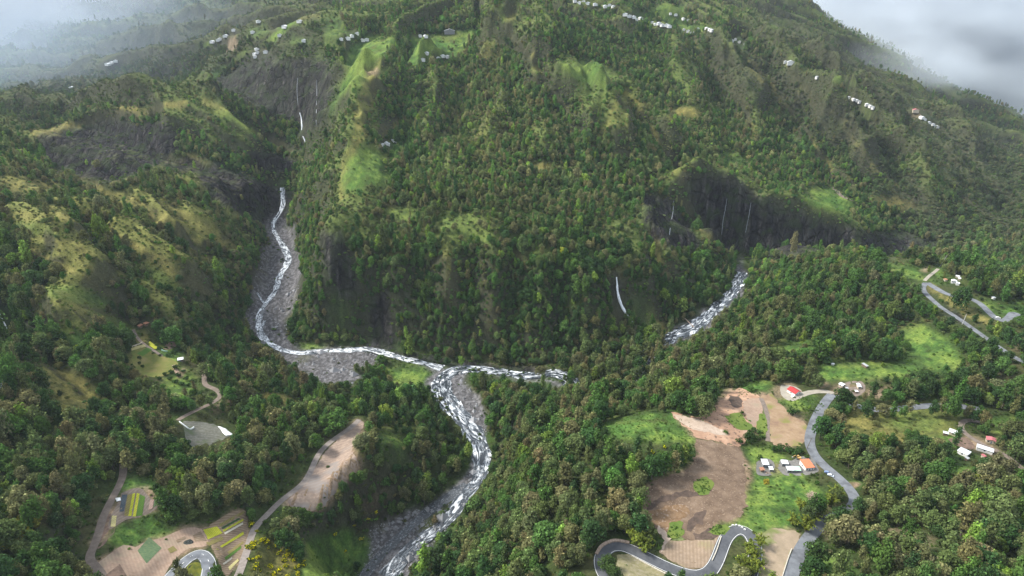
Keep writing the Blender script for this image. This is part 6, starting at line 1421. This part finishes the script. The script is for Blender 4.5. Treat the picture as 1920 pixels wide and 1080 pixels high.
# ------------------------------------------------------------------ bamboo clumps, flowering scrub and garden bushes
def plant(mesh_, name, u, v, s, t, label, cat, group, jit=.12, zoff=0.0):
    p = at(u, v); o = bpy.data.objects.new(name, mesh_); COL.objects.link(o); place(o, p.x, p.y, p.z - .1 + zoff, random.random() * 6.28, s)
    k = math.exp(random.gauss(0, jit)); o["tint"] = [t[0] * k, t[1] * k, t[2] * k]; tag(o, label, cat, group); return o
BY, BG, BL = (.145, .19, .036), (.075, .14, .036), (.085, .18, .045)
BAM = [("1112,972 1086,992 1132,998 1152,975 1170,955 1108,1012 1066,1002", BG, 1.0, "green arching bamboo clump left of the hairpin loop", "bamboo clumps left of the hairpin"), ("1188,978 1204,998 1216,1018 1184,1010 1208,1036 1196,1024", BY, .85, "yellow green bamboo clump between the hairpin and the cleared slope", "bamboo clumps above the hairpin"),
 ("1404,1034 1398,1062 1412,1050 1388,1074 1408,1078 1424,1024 1418,1068 1396,1088", BY, .85, "yellow bamboo clump over the right arm of the hairpin", "bamboo clumps over the right hairpin arm"), ("1502,958 1518,978 1536,966 1556,950 1486,984 1510,996 1566,935", (.15, .19, .036), .85, "yellow green bamboo clump beside the cut branches", "bamboo clumps beside the cut branches"),
 ("1836,918 1860,944 1884,968 1850,978 1812,930 1838,1002 1870,998 1802,912", (.13, .17, .034), 1.0, "tall bamboo clump in the lower right wood", "bamboo clumps in the lower right wood"), ("18,975 44,988 20,1004 52,1012 70,990 26,1030", (.17, .185, .036), .8, "yellow bamboo clump in the lower left corner", "bamboo clumps in the lower left corner"),
 ("1600,552 1572,560 1660,578 1590,606 1640,606", BL, .9, "bright green bamboo clump on the dark slope below the ridge", "bright clumps on the dark slope"), ("1344,648 1366,640 1384,646 1322,652", BL, .8, "bright green clump beside the right river", "bright clumps beside the right river")]
for s, t, sc_, lab, grp in BAM:
    for i, (u, v) in enumerate(pp(s)): plant(BAMBOO[i % 3], "bamboo", u, v, sc_ * random.uniform(.7, .95), t, lab, "bamboo", grp)
fr = np.random.default_rng(77); n_f = 0
FL = []
while n_f < 62:
    u, v = fr.uniform(464, 575), fr.uniform(980, 1084)
    if v < 985 + (u - 470) * .35 and u > 480: continue
    if v - 985 < (u - 520) * 1.1: continue
    FL.append((u, v)); n_f += 1
for u, v in FL: plant(FLOWER[n_f % 2], "flowering_shrub", u, v, fr.uniform(.55, 1.1), (.085, .12, .022), "yellow flowering shrub in the drift right of the gravel track", "shrub", "yellow flowering shrubs right of the gravel track"); n_f += 1
for u, v in ((628, 1004), (664, 986), (690, 974), (705, 962), (676, 1012), (648, 1034)): plant(FLOWER[1], "flowering_shrub", u, v, fr.uniform(.6, 1.1), (.085, .12, .022), "yellow flowering shrub on the left river bank", "shrub", "yellow flowering shrubs on the river bank")
for u, v in ((1128, 776), (1216, 764), (1300, 758), (1330, 748), (1222, 850), (1246, 840)): plant(FLOWER[0], "flowering_shrub", u, v, fr.uniform(.9, 1.5), (.10, .15, .025), "yellow flowering shrub at the edge of the meadow", "shrub", "yellow flowering shrubs around the meadow")
plant(KINDS[0][0], "tree", 1056, 486, 1.35, (.26, .30, .04), "bright yellow green tree standing out on the dark spur face", "tree", None, .01)
plant(KINDS[4][0], "tree", 1436, 912, .6, (.30, .25, .04), "small yellow tree below the tall white shed", "tree", None, .01)
plant(KINDS[7][0], "tree", 338, 1084, 1.0, (.07, .085, .035), "dark feathery tree leaning over the road bend", "tree", None, .01)
plant(KINDS[2][0], "tree", 1138, 1068, .85, (.05, .085, .026), "dark round tree inside the left hairpin loop", "tree", None, .01)
plant(KINDS[2][0], "tree", 1148, 1086, .8, (.05, .085, .026), "second dark round tree below the one in the hairpin loop", "tree", None, .01)
for u, v, s in ((330, 692, 1.5), (322, 700, 1.4), (336, 706, 1.5), (345, 698, 1.2), (350, 712, 1.4), (320, 712, 1.3), (330, 718, 1.4), (342, 722, 1.3), (354, 724, 1.2), (310, 704, 1.2), (300, 712, 1.2), (362, 716, 1.1)): plant(KINDS[8][0], "bush", u, v, s, (.035, .068, .022), "dark round fruit bush in the rows below the white hut", "bush", "fruit bushes below the white garden hut")
for u, v, s in ((300, 655, 1.2), (312, 653.5, 1.0), (318, 668, 1.5), (326, 664, 1.6), (332, 658, 1.4), (288, 663, .7), (300, 667, .8), (262, 672, 1.0), (262, 682, .9), (268, 688, .9)): plant(KINDS[9][0], "bush", u, v, s, (.04, .075, .024), "dark bush dotted over the hillside garden", "bush", "bushes dotted over the hillside garden")
for u, v, s in ((1412, 808, 1.2), (1387, 832, 1.4), (1392, 776, .9), (1428, 822, 1.0), (1486, 778, 1.9), (1426, 862, 1.1), (1450, 846, 1.6), (1462, 844, 1.6), (1476, 848, 1.6), (1488, 852, 1.5), (1500, 850, 1.5)): plant(KINDS[10][0], "bush", u, v, s, (.042, .085, .024), "dark green bush at the edge of the bare terrace", "bush", "bushes around the bare terrace")

# ------------------------------------------------------------------ loose stones on the gravel bars
st_me = []
rs = np.random.default_rng(5); v, f = [], []
cand_u = rs.uniform(460, 930, 16000); cand_v = rs.uniform(390, 1080, 16000)
gsel = samp(C_GRAVEL, cand_u, cand_v) > .6
g = ground(cand_u[gsel][:2600], cand_v[gsel][:2600])
for x, y, z in g:
    r_ = .34 * math.exp(rs.normal(0, .75)); i = len(v)
    for (a_, b_, c_) in ((1, 0, 0), (0, 1, 0), (-1, 0, 0), (0, -1, 0), (0, 0, .8), (0, 0, -.6)):
        v.append((x + a_ * r_ * rs.uniform(.7, 1.3), y + b_ * r_ * rs.uniform(.7, 1.3), z + .1 + c_ * r_ * rs.uniform(.7, 1.2)))
    for q in ((0, 1, 4), (1, 2, 4), (2, 3, 4), (3, 0, 4), (1, 0, 5), (2, 1, 5), (3, 2, 5), (0, 3, 5)): f.append(tuple(i + k for k in q))
o = mesh_obj("boulders", v, f, surf_mat("river_boulder", [(.3, (.16, .16, .165)), (.7, (.38, .38, .39))], .05, 3)); tag(o, "loose grey boulders scattered on the gravel river beds", "boulders", kind="stuff")

# ------------------------------------------------------------------ cloud banks at the far corners
def cloud(name, c, r, dens, label, soft=.55, nscale=2.2, namp=.9, seed=0.0, white=(.93, .96, 1)):
    v, f = [], []
    nu, nv_ = 24, 14
    for i in range(1, nv_):
        for k in range(nu):
            a = math.pi * i / nv_; b_ = 2 * math.pi * k / nu; v.append((math.sin(a) * math.cos(b_), math.sin(a) * math.sin(b_), math.cos(a)))
    v += [(0, 0, 1), (0, 0, -1)]
    for i in range(nv_ - 2):
        for k in range(nu): j = (k + 1) % nu; f.append((i * nu + k, (i + 1) * nu + k, (i + 1) * nu + j, i * nu + j))
    for k in range(nu): j = (k + 1) % nu; f.append((len(v) - 2, k, j)); f.append((len(v) - 1, (nv_ - 2) * nu + j, (nv_ - 2) * nu + k))
    m = bpy.data.materials.new(name); m.use_nodes = True; N, L = m.node_tree.nodes, m.node_tree.links; N.remove(N["Principled BSDF"])
    t = N.new("ShaderNodeTexCoord"); ln = N.new("ShaderNodeVectorMath"); ln.operation = 'LENGTH'; L.new(t.outputs["Object"], ln.inputs[0])
    nz_ = N.new("ShaderNodeTexNoise"); nz_.noise_dimensions = '4D'; nz_.inputs["W"].default_value = seed; nz_.inputs["Scale"].default_value = nscale; nz_.inputs["Detail"].default_value = 5; L.new(t.outputs["Object"], nz_.inputs["Vector"])
    sb = N.new("ShaderNodeMath"); sb.operation = 'MULTIPLY_ADD'; sb.inputs[1].default_value = namp; sb.inputs[2].default_value = -namp * .5; L.new(nz_.outputs["Fac"], sb.inputs[0])
    ad = N.new("ShaderNodeMath"); ad.operation = 'ADD'; L.new(ln.outputs["Value"], ad.inputs[0]); L.new(sb.outputs[0], ad.inputs[1])
    mr_ = N.new("ShaderNodeMapRange"); mr_.interpolation_type = 'SMOOTHSTEP'; mr_.inputs[1].default_value = 1 - soft; mr_.inputs[2].default_value = .98; mr_.inputs[3].default_value = dens; mr_.inputs[4].default_value = 0; L.new(ad.outputs[0], mr_.inputs[0])
    pv = N.new("ShaderNodeVolumePrincipled"); pv.inputs["Color"].default_value = (*white, 1); pv.inputs["Anisotropy"].default_value = .1; L.new(mr_.outputs[0], pv.inputs["Density"]); L.new(pv.outputs[0], N["Material Output"].inputs["Volume"])
    o = mesh_obj("cloud", v, f, m); o.location = c; o.scale = r; tag(o, label, "cloud", kind="stuff"); return o
cloud("cloud_left", (-1420, 1950, 200), (760, 560, 330), .014, "bright white cloud spilling over the far left ridge", .38, 2.2, 1.2)
cloud("mist_left", (-980, 1330, 190), (760, 560, 230), .0011, "thin mist drifting over the upper left hillside", .95, 1.6, .7, 3.0, (.70, .84, 1))
cloud("cloud_right", (1235, 1790, 205), (740, 490, 330), .009, "pale blue grey cloud resting on the right mountain shoulder", .36, 2.4, 1.5, 7.0, (.88, .94, 1))

# ------------------------------------------------------------------ the hazy air
v, f = [], []; box(v, f, GX0 - 60, GX1 + 60, -150, GY1 + 60, min(float(TZ.min()), float(G0.min())) - 1.0, float(max(TZ.max(), CAM_Z)) + 25)
mh = bpy.data.materials.new("haze_air"); mh.use_nodes = True; N, L_ = mh.node_tree.nodes, mh.node_tree.links; N.remove(N["Principled BSDF"])
pv = N.new("ShaderNodeVolumePrincipled"); pv.inputs["Color"].default_value = (.80, .88, 1.0, 1); pv.inputs["Density"].default_value = 0.00004; pv.inputs["Anisotropy"].default_value = 0.1
L_.new(pv.outputs[0], N["Material Output"].inputs["Volume"])
o = mesh_obj("haze", v, f, mh); tag(o, "thin bluish haze filling the valley", "haze", kind="stuff")
